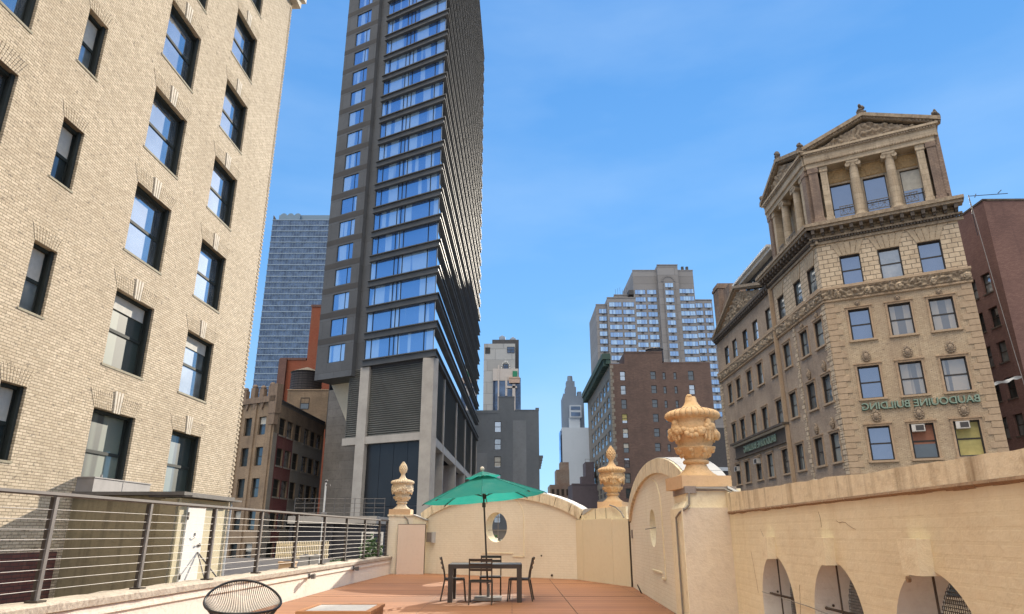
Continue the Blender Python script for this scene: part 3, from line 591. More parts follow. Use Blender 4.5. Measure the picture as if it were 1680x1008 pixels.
# ---------------------------------------------------------------- old terracotta loft building
def loft():
    t = thing('loft_building', 'brown loft building with crenellated parapet and red painted side wall', 'building', (-27.9, 80.3, GZ))
    F = Face(t, -27.9, 80.3, 119); G = Face(t, -27.9, 80.3, 2.3)
    rows = [14.65 - 3.57 * k for k in range(6)]; hw = []; hs = []
    for z in rows:
        for x in (-5.05, -2.65): hw.append((x, x + 1.25, z - 2.15, z))
        for x in (-8.2,): hw.append((x, x + 1.25, z - 2.15, z))
        for x in (1.75, 4.35, 7.2, 10.7, 13.4, 16.05): hs.append((x, x + 2.0, z - 2.0, z))
    F.put('wall', wall_mb(-12, 0, GZ, 17.0, hw, .35).mesh('wall', 'terr_brick'))
    def pm(x, z):
        if z > 13.0 and x < 6.9: return 0 if z > 12.7 else 1
        if z < 12.7 and x > 6.8: return 2
        if x < 6.8 and 1.3 < x and 3.5 < z < 12.7: return 1
        if 2.6 < x < 5.2 and z <= 3.5: return 1
        return 2 if z < 12.7 else 0
    G.put('side_wall', wall_mb(0, 19, GZ, 16.55, hs, .3, mat=pm, xb=(1.3, 2.6, 5.2, 6.8), zb=(3.5, 12.7)).mesh('side_wall', ['terr_brick', 'paint_red', 'paint_grey']))
    mb = MB().slab([(0, 0), (.8, 19), (-10, 24), (-10.5, 5.8)], 32.2, 32.5); ob('roof', mb.mesh('roof', 'tar_roof'), t)
    mb = MB().box(-.1, 19.2, -.12, .3, 16.55, 16.75); G.put('coping', mb.mesh('coping', 'slate_roof'))
    mb = MB(); rnd = random.Random(3)
    for i in range(8): a = -11.8 + i * 1.5; mb.box(a, a + .7, -.25, .3, 17.0, 18.0 + .25 * (i % 2)).ball((a + .35, 0, 18.15 + .25 * (i % 2)), .35, .3, .3)
    mb.box(-12, 0.1, -.3, .3, 16.3, 17.0)
    for i in range(9): a = -11.6 + i * 1.3; mb.prism([(a, 16.3), (a + .3, 15.5), (a + .6, 16.3)], -.22, 0)
    mb.box(-.9, .25, -.3, .6, 14.9, 18.4).box(-.75, .15, -.25, .4, 13.6, 14.9); F.put('parapet', mb.mesh('parapet', 'terr_top'))
    mb = MB().box(.0, .02, 0, .02, GZ, 14)
    for x in (-6.2, -3.6, -.75): mb.box(x, x + .5, -.18, 0, GZ, 16.3)
    F.put('pilaster', mb.mesh('pilaster', 'terr_brick'))
    for i, h in enumerate(hw):
        if h[2] > -4: window(F, h[0], h[2], 1.25, 2.15, .25, ['glass_black', 'glass_dark', 'glass_black'][i % 3], 'win_brown', .07, blind=('blind', .6) if i % 4 == 1 else None)
    for i, h in enumerate(hs):
        if h[2] > -4: window(G, h[0], h[2], 2.0, 2.0, .2, ['glass_black', 'glass_old'][i % 2], 'win_brown', .09, mull=0)
    mb = MB(); 
    for h in hs:
        if h[2] > -4: mb.box(h[0] - .08, h[1] + .08, -.07, .1, h[2] - .16, h[2])
    G.put('sills', mb.mesh('sills', 'paint_grey'))
    p = thing('penthouse', 'tan roof penthouse carrying the dark water tank', 'penthouse', (-30, 99, 16.4))
    mb = MB().box(-32.9, -26.9, 99, 104, 16.4, 21.4); mb.v = [(x + 30, y - 99, z - 16.4) for x, y, z in mb.v]; ob('wall', mb.mesh('wall', 'terr_brick'), p)
    mb = MB().box(-3.0, 3.2, -.1, 5, 5.0, 5.12); ob('coping', mb.mesh('coping', 'b_stone'), p)
    X = Face(p, -30.3, 99, 90); window(X, -.6, 18.6, 1.3, 1.7, -.05, 'glass_dark', 'win_brown', .08)
    mb = MB().box(3.15, 3.25, -.2, 5, -2, 6.2); ob('flue_pipe', mb.mesh('flue_pipe', 'slate_roof'), p)
loft()
def tank(name_label, x, y, z, r, h, roof=.9, legs=0, group=None):
    t = thing('water_tank', name_label, 'water tank', (x, y, z))
    mb = MB().lathe([(r, 0), (r * .97, h)], 28, (0, 0, legs)); ob('barrel', mb.mesh('barrel', 'tank'), t)
    mb = MB().lathe([(r * 1.06, h), (.05, h + roof)], 20, (0, 0, legs)); ob('conical_roof', mb.mesh('conical_roof', 'tank_roof'), t)
    mb = MB(); n = 8
    for k in range(n): q = h * (k + .5) / n; mb.lathe([(r * 1.0, q), (r * 1.015, q + .02), (r * 1.015, q + .08), (r * 1.0, q + .1)], 28, (0, 0, legs), caps=False)
    ob('hoops', mb.mesh('hoops', 'hoop'), t)
    if legs:
        mb = MB()
        for a in range(4): mb.tube((r * .7 * math.cos(a * 1.57 + .7), r * .7 * math.sin(a * 1.57 + .7), 0), (r * .7 * math.cos(a * 1.57 + .7), r * .7 * math.sin(a * 1.57 + .7), legs), .12)
        ob('stand', mb.mesh('stand', 'hoop'), t)
tank('round dark wooden water tank with conical lid above the loft building', -31.1, 101.5, 21.5, 2.3, 3.0, .95)

def simple_building(label, x0, x1, y0, y1, z1, mat, cat='building', name='building', extra=None):
    t = thing(name, label, cat, (x0, y0, GZ)); mb = MB().box(0, x1 - x0, 0, y1 - y0, 0, z1 - GZ); ob('wall', mb.mesh('wall', mat), t); return t
t = simple_building('plain orange-red brick building behind the water tank', -40, -35.5, 115, 135, 29.9, 'red_brick')
mb = MB().box(4.5, 14, 0, 20, 0, 39.6 - GZ); ob('tall_wall', mb.mesh('tall_wall', 'red_brick'), t)
mb = MB().box(4.35, 14.1, -.1, .5, 39.6 - GZ, 40.0 - GZ).box(-.1, 4.4, -.1, .5, 29.9 - GZ, 30.3 - GZ); ob('coping', mb.mesh('coping', 'red_dark'), t)
mb = MB().box(-.1, 1.2, -.6, 0, 0, 30 - GZ); ob('pier', mb.mesh('pier', 'red_dark'), t)

# ---------------------------------------------------------------- far blue glass tower
def glass_tower():
    t = thing('glass_tower', 'distant blue glass tower with white floor lines behind the tan building', 'tower', (-134.8, 350, GZ))
    W_, D_, top = 46, 40, 169.5; fl = 3.4
    mb = MB().box(0, W_, 0, D_, 0, top - GZ); ob('curtain_wall', mb.mesh('curtain_wall', 'glass_blue'), t)
    mb = MB(); k = 0
    while k * fl < top - GZ: z = top - GZ - k * fl; mb.box(-.15, W_ + .15, -.3, .1, z - .45, z).box(-.3, .0, 0, D_, z - .45, z); k += 1
    ob('floor_lines', mb.mesh('floor_lines', mat_plain('pale_blue_spandrel', (.22, .29, .37), .5)), t)
    mb = MB(); rnd = random.Random(5)
    x = 0
    while x < W_: mb.box(x, x + .22, -.12, .05, 0, top - GZ); x += 1.55
    ob('mullions', mb.mesh('mullions', mat_plain('blue_grey_mullion', (.11, .17, .25), .5)), t)
    mb = MB().box(3.3, 46, 3, 30, top - GZ, top + 4.3 - GZ).box(2.8, 14.6, 1.2, 5, top - GZ, top + 3.4 - GZ)
    for q in range(3): mb.tube((5 + q * 4, 2, top + 3 - GZ), (5 + q * 4, 12, top + 3 - GZ), 2.0, n=16)
    ob('roof_plant', mb.mesh('roof_plant', mat_plain('blue_grey_plant', (.14, .21, .28), .5)), t)
    mb = MB().add([(0, 0, top - GZ), (2.0, 0, top - GZ), (0, 0, top + 3 - GZ), (0, 3, top + 3 - GZ)], [(0, 1, 2), (0, 2, 3)]); ob('corner_fin', mb.mesh('corner_fin', 'slate_roof'), t)
    rnd = random.Random(9)
glass_tower()

# ---------------------------------------------------------------- grey painted building behind the terrace
def grey_building():
    t = thing('grey_building', 'dark grey painted building with one column of small windows behind umbrella', 'building', (-8.5, 145, GZ)); F = Face(t, 0, 145, 90)
    hs = [(-3.7, -2.3, 24.0 - 3.65 * k - 2.3, 24.0 - 3.65 * k) for k in range(7)]
    F.put('wall', wall_mb(-12, 5.7, GZ, 26.3, hs, .3).mesh('wall', 'grey_paint'))
    mb = MB().add([(5.7, 0, GZ), (5.7, 25, GZ), (5.7, 25, 26.3), (5.7, 0, 26.3)], [(0, 1, 2, 3)]).add([(-12, 0, 26.3), (5.7, 0, 26.3), (5.7, 25, 26.3), (-12, 25, 26.3)], [(0, 1, 2, 3)]); F.put('side_wall', mb.mesh('side_wall', 'grey_paint'))
    mb = MB().box(-2.9, .5, .0, 4, 26.3, 29.2); mb.box(-2.95, .55, -.05, 4, 29.2, 29.35).box(.6, 5.75, -.06, .3, 26.3, 26.5).box(-12, -2.9, -.06, .3, 25.7, 26.35).box(5.0, 5.75, -.06, .5, 26.5, 26.9); F.put('chimney_block', mb.mesh('chimney_block', 'grey_paint'))
    mb = MB().box(.2, 3.0, -.02, 0, GZ, 24.2).box(-7.4, -5.2, -.02, 0, 12.5, 17.4); F.put('pale_patch', mb.mesh('pale_patch', 'grey_paint_pale'))
    mb = MB()
    for k in range(5): mb.box(5.7, 6.0 + .12 * k, -.1, .8, 14.2 + .55 * k, 14.7 + .55 * k)
    F.put('corbel', mb.mesh('corbel', 'grey_paint'))
    for k, h in enumerate(hs): window(F, h[0], h[2], 1.4, 2.3, .12, 'glass_sky' if k == 0 else 'glass_mid', 'win_brown', .1, blind=('blind', .1) if k == 2 else None)
grey_building()

def light_tower():
    t = thing('panelled_tower', 'pale grey panelled tower with two rooftop tanks beyond the grey building', 'tower', (-8.5, 200, GZ)); F = Face(t, 0, 200, 90)
    mb = MB().box(-8.5, .95, 0, 14, GZ, 56.1); F.put('wall', mb.mesh('wall', 'pale_panel'))
    mb = MB().box(-6.1, 2.1, 3, 16, GZ, 58.2); F.put('dark_rear_block', mb.mesh('dark_rear_block', 'slate_roof'))
    mb = MB().box(-5.6, 2.6, -.3, 5, GZ, 45.5); F.put('glass_infill', mb.mesh('glass_infill', 'glass_blue'))
    mb = MB().box(-5.7, 1.9, -.6, 3, 44.6, 48.2).box(-4.2, -3.8, -.8, -.6, 35, 49.3).box(-2.0, -1.4, -.8, -.6, 40, 46).box(.1, 1.0, -.9, -.5, 34, 43.5).box(-2, 1.5, -.9, -.5, 42.3, 42.9).box(-5.8, -3.8, -.75, -.5, 34, 34.6)
    F.put('white_framing', mb.mesh('white_framing', 'pale_panel2'))
    mb = MB().box(-.9, 2.3, -1.2, .5, 43.8, 45.6).box(-.9, 2.3, -1.2, .5, 45.0, 45.1); F.put('hoist_platform', mb.mesh('hoist_platform', mat_plain('tan_boards', (.45, .33, .26), .8)))
    mb = MB().box(.2, 1.6, -1.0, -.3, 45.7, 47.4); F.put('green_netting', mb.mesh('green_netting', 'green_net'))
    for x, z, w, h in ((-8.1, 53.0, 1.5, 1.9), (-1.5, 53.2, 2.3, 1.9), (-2.6, 48.0, 1.5, 1.7)): window(F, x, z, w, h, -.1, 'glass_dark' if x < -5 else 'glass_blue', 'win_brown', .1, mull=1, rail=True)
    mb = MB()
    for i in range(9): a = math.pi * i / 8; mb.box(-1.9 + math.cos(a) * 1.2 - .12, -1.9 + math.cos(a) * 1.2 + .12, -.4, 0, 48.4 + math.sin(a) * 1.8, 48.8 + math.sin(a) * 1.8)
    F.put('arched_hood', mb.mesh('arched_hood', 'white_trim'))
    for x, h, rf in ((-3.1, 2.2, .6), (.3, 1.6, .7)):
        mb = MB().lathe([(1.0, 58.2), (1.0, 58.2 + h), (.1, 58.2 + h + rf)], 14, (x, 8, 0)); F.put('rooftop_tank', mb.mesh('rooftop_tank', 'slate_blue'))
light_tower()

def slim_tower():
    t = thing('slim_tower', 'slim pale blue-grey setback tower at the end of the avenue', 'tower', (19.6, 258, GZ)); F = Face(t, 0, 260, 90)
    mb = MB().box(19.8, 28, 4, 14, GZ, 52.5).box(21.2, 25.3, 6, 12, 52.5, 56.5).box(21.6, 24.9, 7, 11, 56.5, 59.0).box(25.8, 27.4, 6, 9, 52.5, 54.6).box(20.2, 21.2, 6, 9, 52.5, 53.8); mb.tube((23.2, 9, 58.9), (23.2, 9, 61.4), 1.2, 1.0, 10); F.put('rear_shaft', mb.mesh('rear_shaft', 'slate_blue'))
    mb = MB().box(18.9, 30.1, 0, 10, GZ, 39.6); F.put('front_block', mb.mesh('front_block', 'white_grey'))
    mb = MB().box(21.9, 26, 1.5, 5, 39.6, 43.6).box(22.2, 26.6, 1, 4, 43.6, 48.3); F.put('upper_block', mb.mesh('upper_block', 'white_grey'))
    mb = MB().box(22.6, 26.2, .9, 1, 46.5, 47.8).box(22.6, 26.2, .9, 1, 44.1, 45.6); F.put('dark_opening', mb.mesh('dark_opening', 'glass_blue'))
    mb = MB().box(18.3, 18.9, .5, 8, GZ, 38.5); F.put('side_strip', mb.mesh('side_strip', 'glass_blue'))
    mb = MB()
    for k in range(16): mb.box(29.9, 30.4, -.1, 8, 37.2 - k * 3.3, 38.6 - k * 3.3)
    F.put('balcony_edge', mb.mesh('balcony_edge', 'white_grey'))
slim_tower()
t = simple_building('small weathered masonry block left of the slim tower', 12.4, 19, 230, 245, 16.6, 'far_stone')
mb = MB().box(2.2, 6.5, 1, 10, 16.6 - GZ, 21.5 - GZ).box(3.6, 6.5, 2, 8, 21.5 - GZ, 24 - GZ).box(-.8, .2, 0, 8, 0, 12 - GZ); ob('upper_floors', mb.mesh('upper_floors', 'far_stone'), t)
mb = MB(); rnd = random.Random(2)
for k in range(9):
    for q in range(4): mb.box(.5 + q * 1.6, 1.4 + q * 1.6, -.06, 0, 2 + k * 3.4, 4 + k * 3.4)
ob('windows', mb.mesh('windows', 'win_brown'), t)
t = simple_building('plain mauve blank-walled building below the brown brick block', 17.1, 24.5, 200, 215, 14.9, 'mauve')
mb = MB().box(4.0, 6.5, .5, 8, 14.9 - GZ, 21.0 - GZ).box(2.6, 4, .5, 4, 14.9 - GZ, 16.9 - GZ).box(-.1, 7.4, -.1, .3, 14.6 - GZ, 14.95 - GZ); ob('upper_block', mb.mesh('upper_block', 'mauve'), t)
mb = MB().path([(4, .6, 21 - GZ), (4, .6, 21.8 - GZ), (6.5, .6, 21.8 - GZ), (6.5, .6, 21 - GZ)], .05); ob('roof_rail', mb.mesh('roof_rail', 'iron'), t)

# ---------------------------------------------------------------- brown brick block with green cornice
def brown_block():
    t = thing('brown_brick_block', 'brown brick block with green copper cornice and scattered windows on its blank wall', 'building', (24.2, 165, GZ)); F = Face(t, 24.2, 165, 90); G = Face(t, 24.2, 165, 180)
    hs = []
    for x, w, h, k0, k1, dz in ((2.4, 1.3, 2.3, 0, 9, 0), (9.9, 1.35, 2.0, 0, 8, .15), (12.9, .75, 1.8, 0, 8, 0), (15.6, .75, 1.8, 0, 4, 0), (19.2, 1.4, 2.4, 0, 2, .1)):
        for k in range(k0, k1): z = 38.3 - 3.5 * k + dz; hs.append((x, x + w, z - h / 2, z + h / 2))
    F.put('wall', wall_mb(0, 24.8, GZ, 41.4, hs, .35).mesh('wall', 'brown_brick'))
    mb = MB().box(3.7, 13.1, 0, 8, 41.4, 44.2).box(3.6, 13.2, -.1, .4, 44.2, 44.5).box(13.3, 24.8, -.05, .3, 41.4, 41.8); F.put('parapet', mb.mesh('parapet', 'brown_brick'))
    for i, h in enumerate(hs): window(F, h[0], h[2], h[1] - h[0], h[3] - h[2], .15, ['glass_sky', 'glass_mid', 'glass_dark'][i % 3] if h[0] < 8 or h[0] > 18 else 'glass_dark', 'win_brown', .1, blind=('blind_yellow', .3) if i == 3 else (('blind', .5) if i in (4, 5) else None))
    # receding stone front
    hs = [(-44 + 7.2 * c, -44 + 7.2 * c + 5.2, 38.2 - 4.2 * k - 2.9, 38.2 - 4.2 * k) for c in range(6) for k in range(9)]
    G.put('stone_front', wall_mb(-52, 0, GZ, 41.4, hs, .4).mesh('stone_front', 'grey_stone'))
    for h in hs: window(G, h[0], h[2], 5.2, 2.9, .1, 'glass_dark', 'grey_stone', .22, rail=True, mull=2)
    mb = MB().box(-52, -.2, -.9, .3, 41.4, 42.6).box(-52, 0, -1.8, .3, 42.6, 44.0)
    for k in range(26): mb.box(-51.5 + 2 * k, -50.7 + 2 * k, -1.5, 0, 41.0, 42.6)
    G.put('cornice', mb.mesh('cornice', 'green_copper'))
    mb = MB()
    for k in range(60): mb.box(-.0, .5 if k % 2 else .85, -.05, .0, 41 - k * .9 - .8, 41 - k * .9)
    F.put('quoins', mb.mesh('quoins', 'grey_stone'))
    mb = MB().add([(0, 0, 41.4), (24.8, 0, 41.4), (24.8, 50, 41.4), (0, 50, 41.4)], [(0, 1, 2, 3)]).add([(24.8, 0, GZ), (24.8, 50, GZ), (24.8, 50, 41.4), (24.8, 0, 41.4)], [(0, 1, 2, 3)]); F.put('roof', mb.mesh('roof', 'brown_brick'))
brown_block()
tank('small grey water tank on the roof of the brown brick block', 37.0, 172, 43.4, 2.2, 3.3, .8)

# ---------------------------------------------------------------- stepped apartment tower
def apartment_tower():
    t = thing('apartment_tower', 'stepped grey-beige apartment tower with bands of blue windows on the skyline', 'tower', (32.7, 250, GZ)); F = Face(t, 32.7, 250, 90)
    vols = [(0, 4.6, 2.2, 86), (4.2, 15.3, .6, 88.3), (14.8, 24.3, .9, 99.8), (24.2, 32.2, -.8, 101.4), (32.1, 38.5, .9, 99.8), (38.4, 45.6, 3.0, 88.2), (7.5, 14.9, 4, 90.6)]
    for (a, b, y, z) in vols:
        mb = MB().box(a, b, y, 26, GZ, z).box(a - .1, b + .1, y - .15, y + .4, z, z + .35); F.put('tower_block', mb.mesh('tower_block', 'apt_wall'))
    mb = MB().box(46.5 - 38 + 4.4, 46.5 - 38 + 8.6, 1, 5, 90, 91.8)
    for q in range(6): mb.tube((8.2 + q * .9, 4.2, 90.6), (8.2 + q * .9, 4.2, 93.2 + (q % 3) * .4), .05)
    mb.box(34.2, 35.1, 1, 2, 99.8, 101.6).box(36.0, 36.9, 1, 2, 99.8, 101.6); F.put('roof_gear', mb.mesh('roof_gear', 'slate_roof'))
    cols = [(1.0, 3.0, 2.2, 84.4, 11), (4.8, 4.9, .6, 86.6, 9), (10.2, 4.4, .6, 86.6, 8), (15.2, 4.1, .9, 91.8, 10), (19.9, 3.7, .9, 91.8, 10), (26.5, 3.3, -1.5, 93.8, 12), (32.6, 5.6, .9, 92.2, 12), (38.8, 3.0, 3.0, 87.0, 12), (42.4, 3.0, 3.0, 87.0, 15)]
    cap = 0
    bay = MB()
    for (x, w, y, z, n) in cols:
        for k in range(n):
            zz = z - 3.04 * k
            o = F.put('window', window_mesh(w, 1.9, 'iron', .08, False, max(1, int(w / 1.3))), x, y - .14, zz - 1.9)
            key = ('ap', w)
            if key not in MC: MC[key] = MB().box(.06, w - .06, .05, .06, .06, 1.84).mesh('pane', 'glass_tower')
            F.put('pane', MC[key], 0, 0, 0, o)
    mb = MB()
    for (x, w, y, z, n) in cols:
        for k in range(n): zz = z - 3.04 * k; mb.box(x + w * .4, x + w * .4 + .9, y - .2, y, zz - 2.45, zz - 2.05)
    F.put('ac_sleeves', mb.mesh('ac_sleeves', 'win_brown'))
    mb = MB().box(26.2, 30.1, -1.5, -.8, 60, 94.4)
    F.put('bay_shaft', mb.mesh('bay_shaft', 'apt_wall'))
    mb = MB()
    for k in range(9): a = math.pi * (k + .5) / 9; mb.box(28.1 + 2.4 * math.cos(a) - .35, 28.1 + 2.4 * math.cos(a) + .35, -1.0, -.8, 94.4 + 2.2 * math.sin(a), 94.9 + 2.2 * math.sin(a))
    F.put('arched_trim', mb.mesh('arched_trim', 'apt_wall'))
apartment_tower()

# ---------------------------------------------------------------- ornate buff building on the right
def text_mesh(txt, width, height, depth, mats, mirror=True):
    cu = bpy.data.curves.new('lettering', 'FONT'); cu.body = txt; cu.size = 1; cu.extrude = .5; cu.offset = 0.012; cu.resolution_u = 3
    o = bpy.data.objects.new('tmp', cu); COL.objects.link(o); dg = bpy.context.evaluated_depsgraph_get(); me = bpy.data.meshes.new_from_object(o.evaluated_get(dg)); bpy.data.objects.remove(o)
    vs = [v.co.copy() for v in me.vertices]; x0 = min(v.x for v in vs); x1 = max(v.x for v in vs); y0 = min(v.y for v in vs); y1 = max(v.y for v in vs)
    for v in me.vertices:
        c = v.co; x = (c.x - x0) / (x1 - x0); x = 1 - x if mirror else x; v.co = Vector((x * width, -c.z * depth * 2 - depth, (c.y - y0) / (y1 - y0) * height))
    if mirror: me.flip_normals()
    me.materials.clear()
    for m in mats: me.materials.append(M[m])
    return me
def column_mesh(h, r):
    mb = MB(); fl = lambda t, z, rr: 1 - .045 * (1 if math.cos(t * 18) > .2 else 0)
    mb.lathe([(r * 1.3, 0), (r * 1.35, .06), (r * 1.3, .14), (r * 1.12, .17), (r * 1.2, .23), (r * 1.08, .28)], 24)
    mb.lathe([(r, .28), (r * .99, h * .35), (r * .93, h * .6), (r * .85, h - .45)], 54, mod=fl, caps=False)
    mb.lathe([(r * .9, h - .45), (r * .95, h - .40), (r * .88, h - .36), (r * 1.05, h - .2)], 24)
    for sx in (-1, 1): mb.tube((sx * r * 1.05, -r * .95, h - .28), (sx * r * 1.05, r * .95, h - .28), .17, n=12)
    mb.box(-r * 1.25, r * 1.25, -r * 1.05, r * 1.05, h - .19, h)
    return mb.mesh('column', 'b_col')
def railing_mesh(w, h=.62):
    mb = MB(); f = .03; mb.box(0, w, 0, .04, h - .05, h).box(0, w, 0, .04, 0, .05); n = max(2, round(w / .65))
    for i in range(n + 1): x = w * i / n; mb.box(x - f / 2, x + f / 2, 0, .04, 0, h)
    for i in range(n):
        a, b = w * i / n, w * (i + 1) / n; m = (a + b) / 2
        for p, q in (((a, 0), (b, h)), ((a, h), (b, 0)), ((m, 0), (m, h)), ((a, h / 2), (b, h / 2))): mb.tube((p[0], .02, p[1]), (q[0], .02, q[1]), .014, n=4)
    return mb.mesh('balcony_railing', 'iron')
def pediment(F, x0, x1, zb, za, y, ac=True, mat='b_trim', seed=1., deep=.9):
    xc = (x0 + x1) / 2; sl = (za - zb) / (xc - x0)
    ins = lambda x, z: z < zb + sl * (min(x - x0, x1 - x)) - .28 and z > zb + .1
    F.put('tympanum', relief(None, x0 + .3, x1 - .3, zb + .08, za, .06, .22, 2.4, y + .16, seed, 0, ins).mesh('tympanum', 'b_carved'))
    mb = MB()
    for a, b in (((x0 - .35, zb), (xc, za + .08)), ((x1 + .35, zb), (xc, za + .08))):
        s = 1 if a[0] < b[0] else -1
        P = [(a[0], a[1]), (b[0], b[1]), (b[0], b[1] + .28), (a[0], a[1] + .28)]; P = P if s > 0 else P[::-1]
        mb.prism(P, y - .32, y + .35)
        P = [(a[0] + s * .2, a[1] - .12), (b[0], b[1] - .16), (b[0], b[1]), (a[0], a[1])]; P = P if s > 0 else P[::-1]
        mb.prism(P, y - .14, y + .35)
        L = math.hypot(b[0] - a[0], b[1] - a[1]); n = int(L / .22)
        for i in range(n): q = (i + .5) / n; mb.box(a[0] + (b[0] - a[0]) * q - .05, a[0] + (b[0] - a[0]) * q + .05, y - .22, y, a[1] + (b[1] - a[1]) * q - .14, a[1] + (b[1] - a[1]) * q)
    F.put('raking_cornice', mb.mesh('raking_cornice', 'b_carved'))
    if ac:
        mb = MB(); rnd = random.Random(int(seed * 10))
        for (x, z, s) in ((xc, za + .3, 1.0), (x1 + .1, zb + .25, .85), (x0 - .1, zb + .25, .85)):
            mb.box(x - .32 * s, x + .32 * s, y - .3, y + .3, z - .1, z + .12)
            for q in range(7): mb.ball((x + rnd.uniform(-.1, .1) * s, y - .1 + rnd.uniform(-.08, .08), z + .12 + .62 * s * q / 7), .30 * s * (1 - q * .10), .20, .17, 7, 5)
        F.put('acroteria', mb.mesh('acroteria', 'b_dark'))
def mask_mesh(sz, seed):
    mb = MB(); r = random.Random(seed)
    mb.ball((0, -.10, 0), .17 * sz, .13, .24 * sz, 10, 8)
    for i in range(13):
        a = math.pi * 2 * i / 13; mb.ball((math.cos(a) * .22 * sz, -.07, math.sin(a) * .30 * sz + .02), .075 * sz, .07, .085 * sz, 6, 5)
    for i in range(5): mb.ball(((i - 2) * .07 * sz, -.09, .36 * sz - abs(i - 2) * .04), .05 * sz, .05, .12 * sz, 6, 5)
    mb.ball((0, -.22, -.02), .03 * sz, .05, .06 * sz, 6, 5); mb.ball((-.07 * sz, -.21, .06 * sz), .03 * sz, .02, .02, 6, 4); mb.ball((.07 * sz, -.21, .06 * sz), .03 * sz, .02, .02, 6, 4)
    return mb.mesh('mask_ornament', 'b_trim')
def buff_building():
    t50 = R(25.8); ox, oy = 50 * math.sin(t50), 50 * math.cos(t50)
    t = thing('ornate_building', 'ornate buff brick building with columned temple pavilion on its corner, at right', 'building', (ox, oy, GZ))
    F = Face(t, ox, oy, 119); G = Face(t, ox, oy, 181); SP = 3.97; FW = 8.62; GL = 26.8
    fx = [(1.35, 1.3), (3.74, 1.33), (6.1, 1.36)]; gx = [(-c - .69, 1.38) for c in (1.45, 4.12, 7.65, 10.72, 14.25, 17.25, 20.62, 23.4)]
    heads = [19.87 - SP * k for k in range(4)] + [19.87 - SP * 4, 19.87 - SP * 5, 19.87 - SP * 6, 19.87 - SP * 7]
    fh = [(x, x + w, z - 2.15, z) for z in heads for x, w in fx]; gh = [(x, x + w, z - 2.0, z - .1) for z in heads for x, w in gx]
    mt = lambda x, z: 1 if z > 17.6 else 0
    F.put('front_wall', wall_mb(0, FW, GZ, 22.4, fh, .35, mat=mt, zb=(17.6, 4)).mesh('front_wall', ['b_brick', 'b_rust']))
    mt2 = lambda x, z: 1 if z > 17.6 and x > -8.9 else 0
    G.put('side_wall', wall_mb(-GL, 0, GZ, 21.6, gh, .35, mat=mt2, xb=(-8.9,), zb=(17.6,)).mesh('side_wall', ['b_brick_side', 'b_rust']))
    mb = MB().add([(-GL, 0, GZ), (-GL, 7.2, GZ), (-GL, 7.2, 21.6), (-GL, 0, 21.6)], [(3, 2, 1, 0)]).add([(-GL, 0, 21.6), (0, 0, 21.6), (0, 7.2, 21.6), (-GL, 7.2, 21.6)], [(0, 1, 2, 3)]); G.put('rear_wall', mb.mesh('rear_wall', 'b_brick_side'))
    mb = MB().add([(FW, 0, GZ), (FW, 14, GZ), (FW, 14, 22.4), (FW, 0, 22.4)], [(0, 1, 2, 3)]).add([(0, 0, 22.35), (FW, 0, 22.35), (FW, 9, 22.35), (0, 9, 22.35)], [(0, 1, 2, 3)]); F.put('party_wall', mb.mesh('party_wall', 'b_brick_side'))
    # windows
    trims_todo = []
    gf = ['glass_navy', 'glass_old', 'glass_navy', 'glass_navy', 'glass_warp', 'glass_warp', 'glass_navy', 'glass_warp', 'glass_warp', 'glass_navy', 'glass_dark', 'glass_dark']
    for i, h in enumerate(fh):
        if h[2] < -3: continue
        bl = {10: ('blind_red', .42), 11: ('blind_yellow', .05)}.get(i)
        o = window(F, h[0], h[2], fx[i % 3][1], 2.15, .22, gf[i] if i < 12 else 'glass_dark', 'win_brown', .085, blind=bl); trims_todo.append((o, fx[i % 3][1], 2.15, h[3] > 18, h[3] > 18))
    for i, h in enumerate(gh):
        if h[2] < 3: continue
        o = window(G, h[0], h[2], 1.38, 1.9, .12, ['glass_pale', 'glass_mid', 'glass_pale'][(i * 7) % 3] if h[3] > 10 else ['glass_pale', 'glass_old'][(i * 5) % 2], 'win_brown', .055); trims_todo.append((o, 1.38, 1.9, h[3] > 18, h[3] > 18 and h[0] > -9, .12))
    # carved surrounds, sills and fanned voussoirs, one set per window
    def trim_of(o, w, h, top, fan, rec=.22):
        k = ('tr', w, h, top, fan)
        if k not in MC:
            mb = MB(); e = .13
            if not top: mb.box(-e, -.002, -.28, -.17, 0, h + e).box(w + .002, w + e, -.28, -.17, 0, h + e).box(-.002, w + .002, -.28, -.17, h, h + e).box(-e - .06, w + e + .06, -.34, -.2, h + e, h + e + .07)
            sl = MB().box(-.2, w + .2, -.36, -.12, -.13, 0); vb = MB()
            if fan:
                for i in range(5): q0, q1 = i / 5, (i + .86) / 5; vb.prism([(w * q0, h + .02), (w * q1, h + .02), (-.42 + (w + .84) * q1, h + .98), (-.42 + (w + .84) * q0, h + .98)], -.27, -.22)
            MC[k] = (None if top else mb.mesh('surround', 'win_frame_stone'), sl.mesh('sill', 'b_stone'), vb.mesh('lintel', 'b_vous') if fan else None, MB().box(0, .045, -rec * .75, 0, 0, h).box(w - .045, w, -rec * .75, 0, 0, h).box(.045, w - .045, -rec * .6, 0, h - .05, h).mesh('jamb', 'win_brown'))  # dark jamb boxes: shade of the reveals put into their colour
        for nm, me in zip(('surround', 'sill', 'lintel', 'jamb'), MC[k]):
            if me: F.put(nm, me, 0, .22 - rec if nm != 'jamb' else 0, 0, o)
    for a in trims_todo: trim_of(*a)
    # quoins
    for FF, edges in ((F, ((0, 1), (FW, -1))), (G, ((0, -1), (-5.55, -1), (-GL, 1)))):
        mb = MB(); mm = MB()
        for e, s in edges:
            k = 0; z = 16.6
            while z > -6:
                L = (.86 if k % 2 else .58) * (.62 if e == -5.55 else 1); x0, x1 = (e, e + s * L); mb.box(min(x0, x1), max(x0, x1), -.045, .0, z - .36, z); z -= .40; k += 1
        FF.put('quoins', mb.mesh('quoins', 'b_stone' if FF is F else 'b_rust'))
